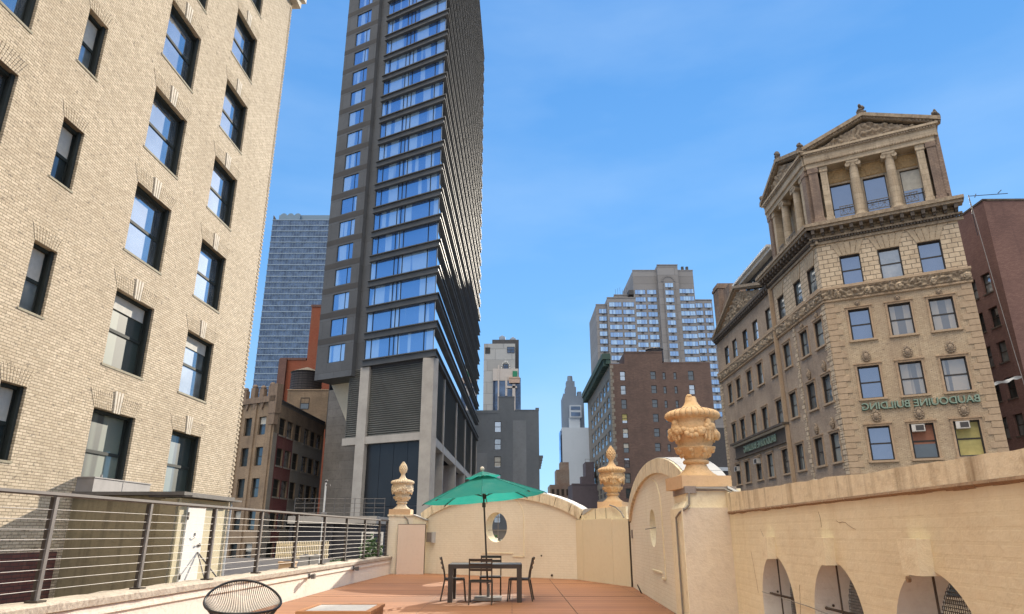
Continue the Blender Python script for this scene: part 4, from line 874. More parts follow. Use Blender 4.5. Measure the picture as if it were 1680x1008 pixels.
    # carved frieze
    for FF, a, b, sd in ((F, -.1, FW + .1, 2.), (G, -GL, .1, 4.)):
        FF.put('carved_frieze', relief(None, a, b, 16.75, 17.5, .055 if FF is F else .08, .26, 3.0, -.02, sd).mesh('carved_frieze', 'b_carved'))
        mb = MB().box(a - .05, b + .05, -.22, .02, 17.5, 17.66).box(a, b, -.12, .02, 16.62, 16.76).box(a, b, -.16, .0, 17.42, 17.5); n = int((b - a) / .16)
        for i in range(n): x = a + (b - a) * (i + .5) / n; mb.box(x - .045, x + .045, -.15, -.12, 16.64, 16.74)
        sx = a + .5
        FF.put('moulding', mb.mesh('moulding', 'b_stone'))
        mb = MB(); x = a + 1.0
        while x < b: mb.tube((x, -.18, 17.12), (x, -.10, 17.12), .22, n=14).ball((x, -.2, 17.12), .16, .08, .16); x += 1.9
        FF.put('shell_ornaments', mb.mesh('shell_ornaments', 'b_rust'))
    # bracketed main cornice
    for FF, a, b in ((F, -.35, FW + .35), (G, -10.2, .35)):
        mb = MB().box(a, b, -.14, .02, 20.95, 21.15).box(a, b, -.30, .02, 21.32, 21.45).box(a - .1, b + .1, -.75, .02, 21.95, 22.15).box(a - .2, b + .2, -.86, .02, 22.15, 22.38); FF.put('cornice', mb.mesh('cornice', 'b_carved'))
        mb = MB(); n = int((b - a) / .19)
        for i in range(n): x = a + (b - a) * (i + .5) / n; mb.box(x - .06, x + .06, -.26, 0, 21.16, 21.32)
        n = int((b - a) / .62)
        for i in range(n): x = a + (b - a) * (i + .5) / n; mb.box(x - .11, x + .11, -.68, 0, 21.62, 21.95).box(x - .09, x + .09, -.5, 0, 21.46, 21.62)
        FF.put('brackets', mb.mesh('brackets', 'b_dark'))
    # masks
    m1, m2 = mask_mesh(1.0, 1), mask_mesh(.6, 2)
    for i, h in enumerate(fh[:12]):
        if i < 3: continue
        x = (h[0] + h[1]) / 2; big = i > 5; F.put('mask_ornament', m1 if big else m2, x, 0, h[3] + (.62 if big else .34))
    for h in gh[:32]:
        if h[3] > 18 or h[0] < -6: continue
        big = h[3] < 14; G.put('mask_ornament', m1 if big else m2, (h[0] + h[1]) / 2, 0, h[3] + (.62 if big else .34))
    # lettering, reversed as in the photograph
    me = text_mesh('BAUDOUINE BUILDING', 6.45, .46, .03, ['sign_green']); F.put('sign_lettering', me, 1.28, -.10, 9.02)
    me2 = text_mesh('BAUDOUINE BUILDING', 6.45, .46, .02, ['sign_dark']); F.put('letter_edges', me2, 1.24, -.04, 8.98)
    mb = MB().box(-23.4, -9.3, -.12, .02, 8.45, 9.42).box(-23.6, -9.1, -.55, .02, 9.62, 9.80).box(-23.4, -9.3, -.2, .02, 9.42, 9.62).box(-23.5, -9.2, -.2, .02, 8.30, 8.45); s = G.put('sign_board', mb.mesh('sign_board', 'b_dark'))
    mb = MB(); 
    for i in range(56): mb.box(-23.3 + i * .25, -23.18 + i * .25, -.4, -.2, 9.46, 9.62)
    G.put('dentils', mb.mesh('dentils', 'header_white'))
    me = text_mesh('BAUDOUINE BUILDING', 8.6, .62, .04, ['sign_green']); G.put('sign_lettering', me, -20.4, -.18, 8.62)
    mb = MB().box(-9.35, -9.15, -.3, -.02, GZ, 21.0).box(-9.3, -9.2, -.32, -.3, GZ, 21); G.put('downpipe', mb.mesh('downpipe', 'b_stone'))
    # ---- temple pavilion
    pz = 22.38; cz = pz + .35; ch = 4.35
    colm = column_mesh(ch, .33)
    for FF, a, b, cols, wins, sd in ((F, .15, 8.5, (3.2, 5.5), ((1.45, 1.4), (3.65, 1.45), (6.0, 1.4)), 3.), (G, -8.3, -.15, (-1.5 - 1.2, -5.2), ((-5.0 + .55, 1.5), (-2.2, 1.2), (-7.2, 1.3)), 6.)):
        L = b - a
        mb = MB().box(a - .05, b + .05, -.12, .5, pz, cz); FF.put('stylobate', mb.mesh('stylobate', 'b_trim'))
        hs = [(x, x + w, cz + .45, cz + 3.1) for x, w in wins]
        FF.put('cella_wall', wall_mb(a + .2, b - .2, cz, 27.3, hs, .25, 1.0).mesh('cella_wall', 'b_col'))
        for i, h in enumerate(hs): window(FF, h[0], h[2], h[1] - h[0], 2.65, 1.12, 'glass_navy' if FF is F else 'glass_dark', 'win_brown', .06, split=.28, blind=('blind', .42) if (FF is F and i == 2) else None)
        for h in hs: FF.put('carved_panel', relief(None, h[0] - .35, h[1] + .35, cz + 3.25, 27.0, .05, .10, 6.5, .98, sd + h[0]).mesh('carved_panel', 'b_ochre'))
        for c in cols: FF.put('column', colm, c, .38, cz)
        for c, w in ((a + .38, .62), (a + 1.08, .45), (b - .38, .62), (b - 1.08, .45)):
            mb = MB().box(c - w / 2, c + w / 2, .05 if w > .5 else .15, 1.1, cz, 27.1).box(c - w / 2 - .06, c + w / 2 + .06, 0 if w > .5 else .1, 1.1, 26.7, 27.1).box(c - w / 2 - .06, c + w / 2 + .06, 0 if w > .5 else .1, 1.1, cz, cz + .3); FF.put('pier', mb.mesh('pier', 'b_pier' if w > .5 else 'b_col'))
        sp = [a + 1.35] + list(sorted(cols)) + [b - 1.35]
        for p, q in zip(sp, sp[1:]):
            w = round(q - p - .8, 2)
            if w > .5: FF.put('balcony_railing', railing_mesh(w, .72), p + .4, -.02, cz + .16)
        mb = MB().box(a - .05, b + .05, .0, 1.0, 27.1, 27.45).box(a - .1, b + .1, -.06, .9, 27.45, 28.05).box(a - .25, b + .25, -.25, .9, 28.25, 28.42).box(a - .1, b + .1, -.1, .9, 28.05, 28.25); FF.put('entablature', mb.mesh('entablature', 'b_col'))
        mb = MB(); n = int(L / .17)
        for i in range(n): x = a + L * (i + .5) / n; mb.box(x - .05, x + .05, -.13, -.06, 27.47, 27.56).box(x - .05, x + .05, -.2, -.1, 28.1, 28.25)
        FF.put('dentils', mb.mesh('dentils', 'b_trim'))
        pediment(FF, a - .1, b + .1, 28.42, 30.15, .0, True, 'b_trim', sd)
        mb = MB(); xc = (a + b) / 2
        mb.add([(a - .3, -.3, 28.5), (xc, -.3, 30.3), (xc, 8, 30.3), (a - .3, 8, 28.5), (b + .3, -.3, 28.5), (b + .3, 8, 28.5)], [(0, 1, 2, 3), (1, 4, 5, 2)])
        FF.put('roof', mb.mesh('roof', 'slate_roof'))
        mb = MB().box(a + .3, b - .3, 1.3, 7.5, cz - .3, 28.4); FF.put('pavilion_core', mb.mesh('pavilion_core', 'b_pier'))
    # the pavilion's right flank: dark pier edge
    mb = MB().box(FW - .25, FW + .02, .0, 5, 22.38, 28.3); F.put('flank_wall', mb.mesh('flank_wall', 'b_pier'))
    # low pediment over the far bays, dormer and chimney behind
    pediment(G, -26.6, -9.6, 21.5, 24.2, -.05, False, 'b_trim', 8.)
    mb = MB().box(-26.8, -9.4, -.4, .3, 21.25, 21.5).box(-26.8, -9.4, -.15, .1, 20.9, 21.25)
    for i in range(30): mb.box(-26.6 + i * .58, -26.3 + i * .58, -.35, -.1, 21.0, 21.25)
    G.put('pediment_base', mb.mesh('pediment_base', 'b_dark'))
    mb = MB().box(-17, -9, .6, 5, 21.6, 24.3); G.put('dormer', mb.mesh('dormer', 'slate_roof'))
    mb = MB().box(-18.3, -8.4, .0, 5.2, 24.3, 24.55).box(-18.5, -8.4, -.3, 5.2, 24.55, 24.75); G.put('dormer_eaves', mb.mesh('dormer_eaves', 'white_trim'))
    mb = MB(); 
    for x in (-16, -13.6, -11.2): mb.box(x, x + 1.3, .5, .6, 22.2, 23.9)
    G.put('dormer_windows', mb.mesh('dormer_windows', 'glass_dark'))
    mb = MB().box(-29.2, -27.2, .9, 4, 10, 28.2).box(-29.3, -27.1, .8, 4.1, 27.6, 27.9).box(-26.2, -24.0, 1.2, 3, 21.5, 27.0).box(-26.9, -26.2, 1.2, 3, 21.5, 25.6); G.put('chimney', mb.mesh('chimney', 'b_pier'))
    mb = MB()
    for q in range(7): mb.tube((-24 + q * .95, 1.0, 23.5), (-24 + q * .95, 1.0, 26.3 - (q % 2) * .6), .035, n=5)
    mb.tube((-24, 1, 25), (-18.5, 1, 25), .025, n=4).tube((-24, 1, 25.8), (-18.5, 1, 25.8), .025, n=4); G.put('roof_rail', mb.mesh('roof_rail', 'iron'))
    # air conditioners
    def ac(FF, x, z, y, label, w=.72):
        p = FF.pt(x, y, z); a = thing('air_conditioner', label, 'air conditioner', tuple(p), FF.r, 'window air conditioners')
        ob('case', MB().box(0, w, -.38, .25, 0, .44).mesh('case', 'ac_case'), a); ob('grille', MB().box(.22, w - .06, -.392, -.38, .06, .38).box(.24, w - .08, -.4, -.392, .2, .215).mesh('grille', 'ac_grille'), a)
    ac(F, 3.86, 7.46, .18, 'beige air conditioner over the rust shade in the middle bottom window')
    ac(F, 6.22, 7.48, .18, 'beige air conditioner over the yellow shade in the right bottom window')
    ac(G, -17.9, 7.35, .1, 'beige air conditioner in a side window below the long sign board', .9)
    ac(G, -23.9, 7.2, .1, 'beige air conditioner in the last side window of the ornate building', .9)
buff_building()

# ---------------------------------------------------------------- dark red brick building at the far right
def red_building():
    t = thing('red_brick_building', 'dark red brick building with boxy plain top at the right edge', 'building', (37.7, 49.2, GZ)); F = Face(t, 37.7, 49.2, 91); G = Face(t, 37.7, 49.2, 181)
    hs = []
    for k in range(9):
        z = 21.1 - 2.8 * k
        for x, w in ((-2.25, 1.05), (-3.75, .8), (-7.2, 1.05), (-9.2, 1.05)): hs.append((x, x + w, z - 1.6, z))
    G.put('side_wall', wall_mb(-30, 0, GZ, 26.7, hs, .3).mesh('side_wall', 'red_dark')); 
    mb = MB().add([(0, 0, GZ), (22, 0, GZ), (22, 0, 26.7), (0, 0, 26.7)], [(0, 1, 2, 3)]).add([(0, 0, 26.7), (22, 0, 26.7), (22, 30, 26.7), (0, 30, 26.7)], [(0, 1, 2, 3)]); F.put('wall', mb.mesh('wall', 'red_dark'))
    mb = MB().box(-.05, 22, -.06, .3, 26.7, 26.85); F.put('coping', mb.mesh('coping', 'b_dark'))
    mb = MB().box(-30, .06, -.06, .3, 26.7, 26.85); G.put('coping', mb.mesh('coping', 'b_dark'))
    for i, h in enumerate(hs): window(G, h[0], h[2], h[1] - h[0], 1.6, .2, ['glass_mid', 'glass_dark'][(i // 4) % 2], 'win_brown', .06)
    mb = MB()
    for i, h in enumerate(hs): mb.box(h[0] - .08, h[1] + .08, -.06, .1, h[2] - .1, h[2])
    G.put('sills', mb.mesh('sills', 'b_dark'))
    a = thing('tv_antenna', 'old roof television antenna on the dark red brick building', 'antenna', (36.2, 48.6, 24.9))
    mb = MB().tube((0, 0, -1.5), (0, 0, 2.0), .025).tube((0, 0, 1.9), (3.4, .3, 2.3), .03).tube((.1, -.5, 1.55), (1.0, .5, 2.35), .035).tube((2.0, -.5, 1.9), (3.1, .5, 2.7), .035)
    mb.tube((.0, 0, 1.9), (-.05, .0, 1.9), .02); ob('aerial', mb.mesh('aerial', 'hoop'), a)
    c = thing('hanging_cable', 'thin pale cable running down beside the dark red brick building', 'cable', (35.7, 47.9, 25.6))
    ob('wire', MB().path([(0, 0, .9), (.35, -.1, -8), (.75, -.2, -16), (1.1, -.3, -24)], .022, 5).mesh('wire', 'rail_light'), c)
    b = thing('white_banner', 'crumpled white cloth strip hanging across the dark red brick wall', 'cloth', (33.0, 46.0, 11.1))
    mb = MB(); n = 14; vs = []
    for i in range(n + 1):
        q = i / n; 
        for k in range(3): vs.append((q * 2.0, .08 * math.sin(q * 9 + k), .55 * q + .04 * math.sin(q * 11) + (k - 1) * (.09 + .03 * math.sin(q * 17))))
    mb.add(vs, [(i * 3 + k, i * 3 + 3 + k, i * 3 + 4 + k, i * 3 + 1 + k) for i in range(n) for k in range(2)], 0, True); ob('cloth', mb.mesh('cloth', 'white_cap'), b)
red_building()
t = simple_building('low dark building between the brown block and the ornate building', 33.6, 42, 120, 135, 19.0, 'slate_roof')
mb = MB().box(1.4, 2.0, -.1, 0, 22, 25.4).box(2.4, 3.0, -.1, 0, 23.5, 25.4).box(.2, 3.4, -.3, 0, 27.6, 28.2); ob('pale_windows', mb.mesh('pale_windows', 'white_grey'), t)

# ---------------------------------------------------------------- terrace deck and block below
g = MB(); g.slab([(-5.4, -3), (2.6, -3), (3.0, 10), (3.6, 20.5), (2.3, 23.9), (-3.0, 27.5), (-4.6, 27.3)], -.12, 0.0); struct('deck', g, 'deck')
g = MB(); g.box(-4.6, 3.3, 21.6, 21.62, .003, .006).box(-4.8, 3.1, 17.3, 17.32, .003, .006).box(-5, 2.6, 13.1, 13.12, .003, .006).box(1.2, 1.212, 9, 23.6, .003, .0065); struct('deck_joints', g, 'joint_dark')
b = thing('terrace_block', 'plain masonry block carrying the wooden roof terrace', 'building', (0, 10, GZ)); mb = MB(); mb.slab([(-5.9, -14), (3.0, -14), (4.1, 10.6), (3.9, 14), (-4.9, 18)], 0, 15.86); ob('wall', mb.mesh('wall', 'b_brick_side'), b)
g = MB(); g.add([(-5.9, -8, -.55), (-5.9, 18, -.55), (-4.9, 62, -.55), (-40, 62, -.55), (-40, -8, -.55)], [(0, 1, 2, 3, 4)]); struct('neighbour_roof', g, 'tar_roof')

def column_wall(x0, x1, z0, top, holes, th, step=.12, y=0.):
    """vertical strips; holes = (xa, xb, lo(x), hi(x)); th thickness inwards"""
    xs = set(); n = int((x1 - x0) / step)
    for i in range(n + 1): xs.add(round(x0 + (x1 - x0) * i / n, 4))
    for xa, xb, lo, hi in holes:
        for i in range(25): xs.add(round(xa + (xb - xa) * (1 - math.cos(math.pi * i / 24)) / 2, 4))
    xs = sorted(xs); mb = MB()
    def quad(a, b, za0, za1, zb0, zb1):
        mb.add([(a, y, za0), (b, y, zb0), (b, y, zb1), (a, y, za1)], [(0, 1, 2, 3)]); mb.add([(a, y + th, za0), (b, y + th, zb0), (b, y + th, zb1), (a, y + th, za1)], [(3, 2, 1, 0)])
    for a, b in zip(xs, xs[1:]):
        m = (a + b) / 2; h = [q for q in holes if q[0] < m < q[1]]
        if h:
            _, _, lo, hi = h[0]; quad(a, b, z0, lo(a), z0, lo(b)); quad(a, b, hi(a), top(a), hi(b), top(b))
            mb.add([(a, y, lo(a)), (b, y, lo(b)), (b, y + th, lo(b)), (a, y + th, lo(a))], [(0, 1, 2, 3)], 1, True); mb.add([(a, y, hi(a)), (b, y, hi(b)), (b, y + th, hi(b)), (a, y + th, hi(a))], [(3, 2, 1, 0)], 1, True)
        else: quad(a, b, z0, top(a), z0, top(b))
        mb.add([(a, y, top(a)), (b, y, top(b)), (b, y + th, top(b)), (a, y + th, top(a))], [(0, 1, 2, 3)])
    for xa, xb, lo, hi in holes:
        for x, s in ((xa, 1), (xb, -1)):
            if hi(x) - lo(x) > .01: mb.add([(x, y, lo(x)), (x, y + th, lo(x)), (x, y + th, hi(x)), (x, y, hi(x))], [(0, 1, 2, 3) if s > 0 else (3, 2, 1, 0)], 1)
    for x in (x0, x1): mb.add([(x, y, z0), (x, y + th, z0), (x, y + th, top(x)), (x, y, top(x))], [(0, 1, 2, 3)])
    return mb
def circle_hole(cx, cz, r, rz=None):
    rz = rz or r; f = lambda x: rz * math.sqrt(max(0, 1 - ((x - cx) / r) ** 2)); return (cx - r, cx + r, lambda x: cz - f(x), lambda x: cz + f(x))
def arch_coping(top, x0, x1, h, out, th, seg, gap=.022):
    mb = MB(); d = MB(); xs = [x0]; 
    while xs[-1] < x1 - .02:   # equal steps along the curve
        x = xs[-1]; e = .01; sl = (top(min(x1, x + e)) - top(x)) / e; xs.append(min(x1, x + seg / math.sqrt(1 + sl * sl)))
    for i, (a, b) in enumerate(zip(xs, xs[1:])):
        if b - a < .05: continue
        m = 5
        for k in range(m):
            p = a + (b - a - gap) * k / m; q = a + (b - a - gap) * (k + 1) / m
            def nrm(x): e = .01; s = (top(min(x1, x + e)) - top(max(x0, x - e))) / (2 * e); s = max(-3, min(3, s)); l = math.hypot(1, s); return (-s / l, 1 / l)
            n0, n1 = nrm(p), nrm(q); P = [(p - n0[0] * h, top(p) - n0[1] * h), (q - n1[0] * h, top(q) - n1[1] * h), (q + n1[0] * .05, top(q) + n1[1] * .05), (p + n0[0] * .05, top(p) + n0[1] * .05)]
            mb.prism(P, -out, th + out)
            P2 = [(p + n0[0] * .05, top(p) + n0[1] * .05), (q + n1[0] * .05, top(q) + n1[1] * .05), (q + n1[0] * .068, top(q) + n1[1] * .068), (p + n0[0] * .068, top(p) + n0[1] * .068)]
            d.prism(P2, -out * .4, th + out)
    return mb, d
def gable(label, o, az, x0, x1, xc, hw, zb, hh, ex, hole, th, tile_h=.26):
    t = thing('gable_wall', label, 'wall', (o[0], o[1], 0)); F = Face(t, o[0], o[1], az)
    top = lambda x: zb + hh * max(0, 1 - ((x - xc) / hw) ** 2) ** ex
    F.put('wall', column_wall(x0, x1, 0, top, [hole], th).mesh('wall', ['cream', 'cream_plaster']))
    a, b = max(x0, xc - hw + .02), min(x1, xc + hw - .02)
    cp, mt = arch_coping(top, a, b, tile_h, .07, th, .62); F.put('coping', cp.mesh('coping', 'cream_coping')); F.put('metal_cap', mt.mesh('metal_cap', 'white_cap'))
    jn = MB(); lo = lambda x: top(x) - tile_h * 1.0
    n = 50
    for i in range(n): p, q = a + (b - a) * i / n, a + (b - a) * (i + 1) / n; jn.prism([(p, top(p) - tile_h * .9), (q, top(q) - tile_h * .9), (q, top(q)), (p, top(p))], -.045, .0)
    F.put('coping_joints', jn.mesh('coping_joints', 'joint_dark'))
    return t, F, top
hb = circle_hole(3.23, 1.62, .47, .50)
t1, F1, top1 = gable('cream gable wall with arched top and round opening behind the table', (-3.24, 27.2), 124.0, -.25, 6.75, 3.22, 3.72, 1.86, 1.02, .72, hb, .42)
def trims(F, c, z, s=1.0):
    mb = MB()
    P = []
    for i in range(15): a = math.pi * i / 14; P.append((c + .25 * s - math.cos(a) * .95, z + .35 + math.sin(a) * 1.0 * s * .75))
    for p, q in zip(P[7:], P[8:]): mb.tube((p[0], -.0, p[1]), (q[0], -.0, q[1]), .018, n=5)
    mb.box(c + 1.18, c + 1.22, -.02, 0, z - .98, z + .35).box(c - .55, c + .75, -.02, 0, z - .88, z - .85).box(c + .75, c + 1.22, -.02, 0, z - .98, z - .95); return mb
F1.put('raised_outline', trims(F1, 3.2, 1.62).mesh('raised_outline', 'cream_plaster'))
mb = MB().tube((3.23, .12, 1.15), (3.23, .12, 2.1), .012, n=5).tube((2.78, .12, 1.52), (3.68, .12, 1.52), .01, n=5); F1.put('window_rods', mb.mesh('window_rods', 'conduit'))
mb = MB().tube((5.1, -.01, .70), (5.1, .0, .70), .03, n=10).ball((5.5, -.01, .1), .04); F1.put('wall_hole', mb.mesh('wall_hole', 'joint_dark'))
hs2 = circle_hole(4.3, 1.52, .46, .40)
t2, F2, top2 = gable('cream arched side gable wall with oval opening at right of the deck', (3.35, 20.3), 182.8, -.05, 10.2, 4.65, 4.5, 1.86, 1.02, .62, hs2, .55, .24)
F2.put('raised_outline', trims(F2, 4.5, 1.5, .9).mesh('raised_outline', 'cream_plaster'))
mb = MB().tube((4.0, -.12, 1.5), (4.6, .2, 1.55), .012, n=5).tube((4.3, .1, 1.15), (4.3, .1, 1.9), .012, n=5); F2.put('window_rods', mb.mesh('window_rods', 'conduit'))
mb = MB().box(.35, .52, -.03, 0, 1.28, 1.5); F2.put('old_plate', mb.mesh('old_plate', 'flash_grey'))
mb = MB().path([(2.0, -.05, .0), (2.02, -.12, .16), (2.1, -.14, .2), (2.2, -.1, .1), (2.22, -.05, .0)], .012, 5); F2.put('loose_wire', mb.mesh('loose_wire', 'cable'))

# ---- left corner pillar, pink panel
def pillar(label, x, y, az, w, d, h, panel=None, mat='cream'):
    t = thing('corner_pillar', label, 'pillar', (x, y, 0)); F = Face(t, x, y, az)
    F.put('shaft', MB().box(0, w, 0, d, 0, h).mesh('shaft', mat)); F.put('cap', MB().box(-.04, w + .04, -.04, d + .04, h, h + .06).mesh('cap', 'cream_coping')); return t, F
tp, FP = pillar('cream brick pillar under the urn at the end of the railing', -4.62, 26.75, 90, .92, .9, 2.02)
mb = MB().prism([(.92, 1.70), (1.42, 1.70), (1.42, 1.86), (.92, 2.06)], .0, .7); FP.put('sloped_shoulder', mb.mesh('sloped_shoulder', 'cream_plaster'))
mb = MB().prism([(.90, 2.07), (1.45, 1.87), (1.45, 1.90), (.90, 2.10)], -.05, .75); FP.put('white_flashing', mb.mesh('white_flashing', 'white_cap'))
mb = MB().path([(.55, -.02, 2.05), (.72, -.03, 1.9), (.76, -.03, 1.72)], .02); FP.put('conduit', mb.mesh('conduit', 'conduit'))
t = thing('plywood_panel', 'pink beige plywood panel screwed beside the left pillar', 'panel', (-4.2, 26.6, 0)); X = Face(t, -4.22, 26.6, 91)
X.put('sheet', MB().box(0, 1.0, 0, .04, .0, 1.72).mesh('sheet', 'pink_panel')); X.put('shadow_gap', MB().box(-.015, 1.02, .04, .08, .0, 1.74).mesh('shadow_gap', 'joint_dark'))
t = thing('utility_box', 'small pinkish grey electrical box on the cream gable wall', 'electrical box', (-3.2, 27, 1.2)); X = Face(t, -3.24, 27.2, 124)
X.put('case', MB().box(.12, .40, -.14, -.02, 1.10, 1.45).mesh('case', 'flash_grey')); X.put('side_plate', MB().box(.40, .46, -.16, .0, 1.08, 1.46).mesh('side_plate', 'white_cap'))

# ---- mid corner: three yellow panels with pillar block above
t = thing('corner_block', 'cream corner block with three pale yellow panels between the two gables', 'wall', (2.1, 23.6, 0)); X = Face(t, 2.1, 23.6, 159.3)
X.put('block', MB().box(-.1, 3.45, .06, 1.2, 0, 1.80).mesh('block', 'cream'))
X.put('upper_block', MB().box(.25, 3.1, .14, 1.15, 1.80, 2.16).box(-.15, .35, .1, .9, 1.80, 1.98).mesh('upper_block', 'cream_plaster'))
for a, b in ((0.0, .48), (.50, 2.42), (2.44, 3.42)): X.put('panel', MB().box(a, b, .0, .055, .0, 1.83 - (0 if a < 2 else .03)).mesh('panel', 'yellow_panel'))
X.put('panel_joint', MB().box(.478, .502, .03, .07, 0, 1.81).box(2.415, 2.445, .03, .07, 0, 1.78).box(3.42, 3.46, .0, .07, 0, 1.8).mesh('panel_joint', 'joint_dark'))
X.put('cap_slope', MB().prism([(-.2, 1.98), (.3, 1.98), (1.0, 2.17), (.5, 2.17)], .12, .9).mesh('cap_slope', 'white_cap'))
X.put('conduit', MB().path([(2.2, .1, 2.22), (2.7, .02, 2.15), (3.05, .0, 2.0), (3.2, .0, 1.84)], .022).mesh('conduit', 'conduit'))
X.put('joint_lines', MB().box(1.15, 1.17, .135, .14, 1.84, 2.16).box(1.85, 1.87, .135, .14, 1.84, 2.16).mesh('joint_lines', 'joint_dark'))

# ---- near pillar
t = thing('near_pillar', 'big cream stucco pillar under the nearest urn with pipes down both sides', 'pillar', (2.2, 9.2, 0)); X = Face(t, 2.2, 9.2, 92.5)
mb = MB(); mb.box(0, .70, 0, .85, 0, 1.72); X.put('shaft', mb.mesh('shaft', 'grey_plaster')); X.put('lit_shaft_side', MB().box(-.006, 0, .0, .85, 0, 1.72).mesh('lit_shaft_side', 'cream_plaster'))  # greyer front, paler skin on the left face: fall of light put into colour
mb = MB(); mb.box(.07, .78, .03, .9, 1.72, 1.96).prism([(0, 1.70), (.1, 1.70), (.1, 1.85)], .0, .85); X.put('head_block', mb.mesh('head_block', 'cream_plaster'))
X.put('lead_flashing', MB().box(.055, .20, -.0, .88, 1.90, 1.99).box(.2, .72, .012, .03, 1.93, 1.985).mesh('lead_flashing', 'flash_grey'))
mb = MB(); n = 8; vs = []
for i in range(n + 1):
    q = i / n; z = 1.99 - .16 * (1 - (1 - q) ** 2); vs += [(.60 + .62 * q, -.03 + .05 * q, z), (.60 + .62 * q, .8, z + .01), (.60 + .62 * q, -.03 + .05 * q, z - .03)]
mb.add(vs, [(i * 3, i * 3 + 3, i * 3 + 4, i * 3 + 1) for i in range(n)] + [(i * 3 + 2, i * 3 + 5, i * 3 + 3, i * 3) for i in range(n)], 0, True); X.put('white_flashing', mb.mesh('white_flashing', 'white_cap'))
mb = MB().path([(.10, -.02, 1.9), (.09, -.025, 1.76), (.03, -.025, 1.70), (-.02, .1, 1.66), (-.03, .3, 1.6), (-.03, .3, 0)], .014); X.put('pipe', mb.mesh('pipe', 'conduit'))
mb = MB().path([(.2, -.01, 1.96), (.55, -.015, 1.955), (.66, -.02, 1.90), (.70, -.02, 1.78), (.71, -.015, 1.0), (.715, -.015, 0)], .014); X.put('pipe', mb.mesh('pipe', 'conduit'))

# ---- arcade wall with three deep arches
def arcade():
    t = thing('arcade_wall', 'thick cream parapet wall pierced by deep arched openings at right', 'wall', (2.81, 9.2, 0)); X = Face(t, 2.80, 9.25, 182.8)
    cs = [9.25 - (13.7 - s) for s in ()]; cen = [9.25 - 7.56, 9.25 - 6.03, 9.25 - 4.54, 9.25 - 2.9, 9.25 - 1.2]
    holes = []
    for c in cen:
        r = .52; holes.append((c - r, c + r, lambda x: .22, (lambda c: lambda x: .68 + .51 * math.sqrt(max(0, 1 - ((x - c) / .52) ** 2)))(c)))
    top = lambda x: 1.66
    X.put('wall', column_wall(-.6, 13, 0, top, holes, .31).mesh('wall', ['arcade', 'reveal']))
    # parapet above the brown mastic line: slightly uneven top
    rn = lambda x: 1.90 + .02 * noise.noise(Vector((x * 1.3, 3, 0))) + .012 * noise.noise(Vector((x * 6, 1, 0))) - .018 * x
    cp = column_wall(-.6, 13, 1.655, rn, [], .43, .1, -.016); X.put('parapet', cp.mesh('parapet', ['cream_coping', 'cream_coping']))
    mb = MB(); n = 180
    for i in range(n):
        a, b = -.5 + 13.3 * i / n, -.5 + 13.3 * (i + 1) / n; w = .012 + .012 * abs(noise.noise(Vector((a * 2.2, 0, 0)))) * 2; o = .022 + .012 * abs(noise.noise(Vector((a * 7, 2, 0))))
        mb.add([(a, -.002, 1.655 - w), (b, -.002, 1.655 - w), (b, -o, 1.655), (a, -o, 1.655), (a, -.017, 1.672), (b, -.017, 1.672)], [(0, 1, 2, 3), (3, 2, 5, 4)])
    X.put('mastic_line', mb.mesh('mastic_line', 'mastic'))
    for c in cen:
        mb = MB().prism([(c - .105, 1.155), (c + .105, 1.155), (c + .125, 1.37), (c - .125, 1.37)], -.085, .03); X.put('keystone', mb.mesh('keystone', 'cream_plaster'))
        mb = MB().tube((c + .01, .035, .22), (c + .01, .035, 1.2), .008, n=5).tube((c - .30, .02, .80), (c + .52, .30, .74), .012, n=5); mb.ball((c - .5, .1, .78), .014).ball((c - .5, .16, 1.0 - .2), .012); X.put('iron_rods', mb.mesh('iron_rods', 'joint_dark'))
        mb = MB(); 
        for i in range(44):
            x = c - .52 + 1.04 * i / 43; h = .68 + .51 * math.sqrt(max(0, 1 - ((x - c) / .525) ** 2)); mb.tube((x, .295, .22), (x, .295, h), 0.0034, n=3, caps=False)
        for i in range(40):
            z = .24 + .94 * i / 39; hw = .52 if z < .68 else .52 * math.sqrt(max(0, 1 - ((z - .68) / .51) ** 2)); mb.tube((c - hw, .295, z), (c + hw, .295, z), 0.0034, n=3, caps=False)
        mb.tube((c + .14, .285, .22), (c + .14, .285, 1.17), .008, n=5); X.put('wire_mesh', mb.mesh('wire_mesh', 'joint_dark'))
    mb = MB().tube((6.25 - 2.2 + .45, -.02, 1.12), (6.25 - 2.2 + .45, .0, 1.12), .02, n=8); X.put('rust_spot', mb.mesh('rust_spot', 'mastic'))
    cr = MB(); rc = random.Random(11)
    for (x, z, dx, dz) in ((3.1, 1.58, .02, -.10), (3.45, 1.50, .25, -.03), (1.35, 1.45, .12, -.12), (5.9, 1.5, .3, -.05), (2.4, .95, -.05, -.2), (6.4, 1.2, .1, -.25), (.9, 1.2, .1, -.3)):
        P = [(x, -.001, z)]
        for q in range(7): P.append((P[-1][0] + dx * .2 + rc.uniform(-.012, .012), -.001, P[-1][2] + dz * .2 + rc.uniform(-.012, .012)))
        cr.path(P, .0022, 4)
    X.put('hairline_cracks', cr.mesh('hairline_cracks', 'mastic'))
    mb = MB().path([(1.2, -.01, .60 + .2), (2.6, -.012, .78), (4.0, -.01, .72)], .004, 4); X.put('thin_wire', mb.mesh('thin_wire', 'conduit'))
arcade()

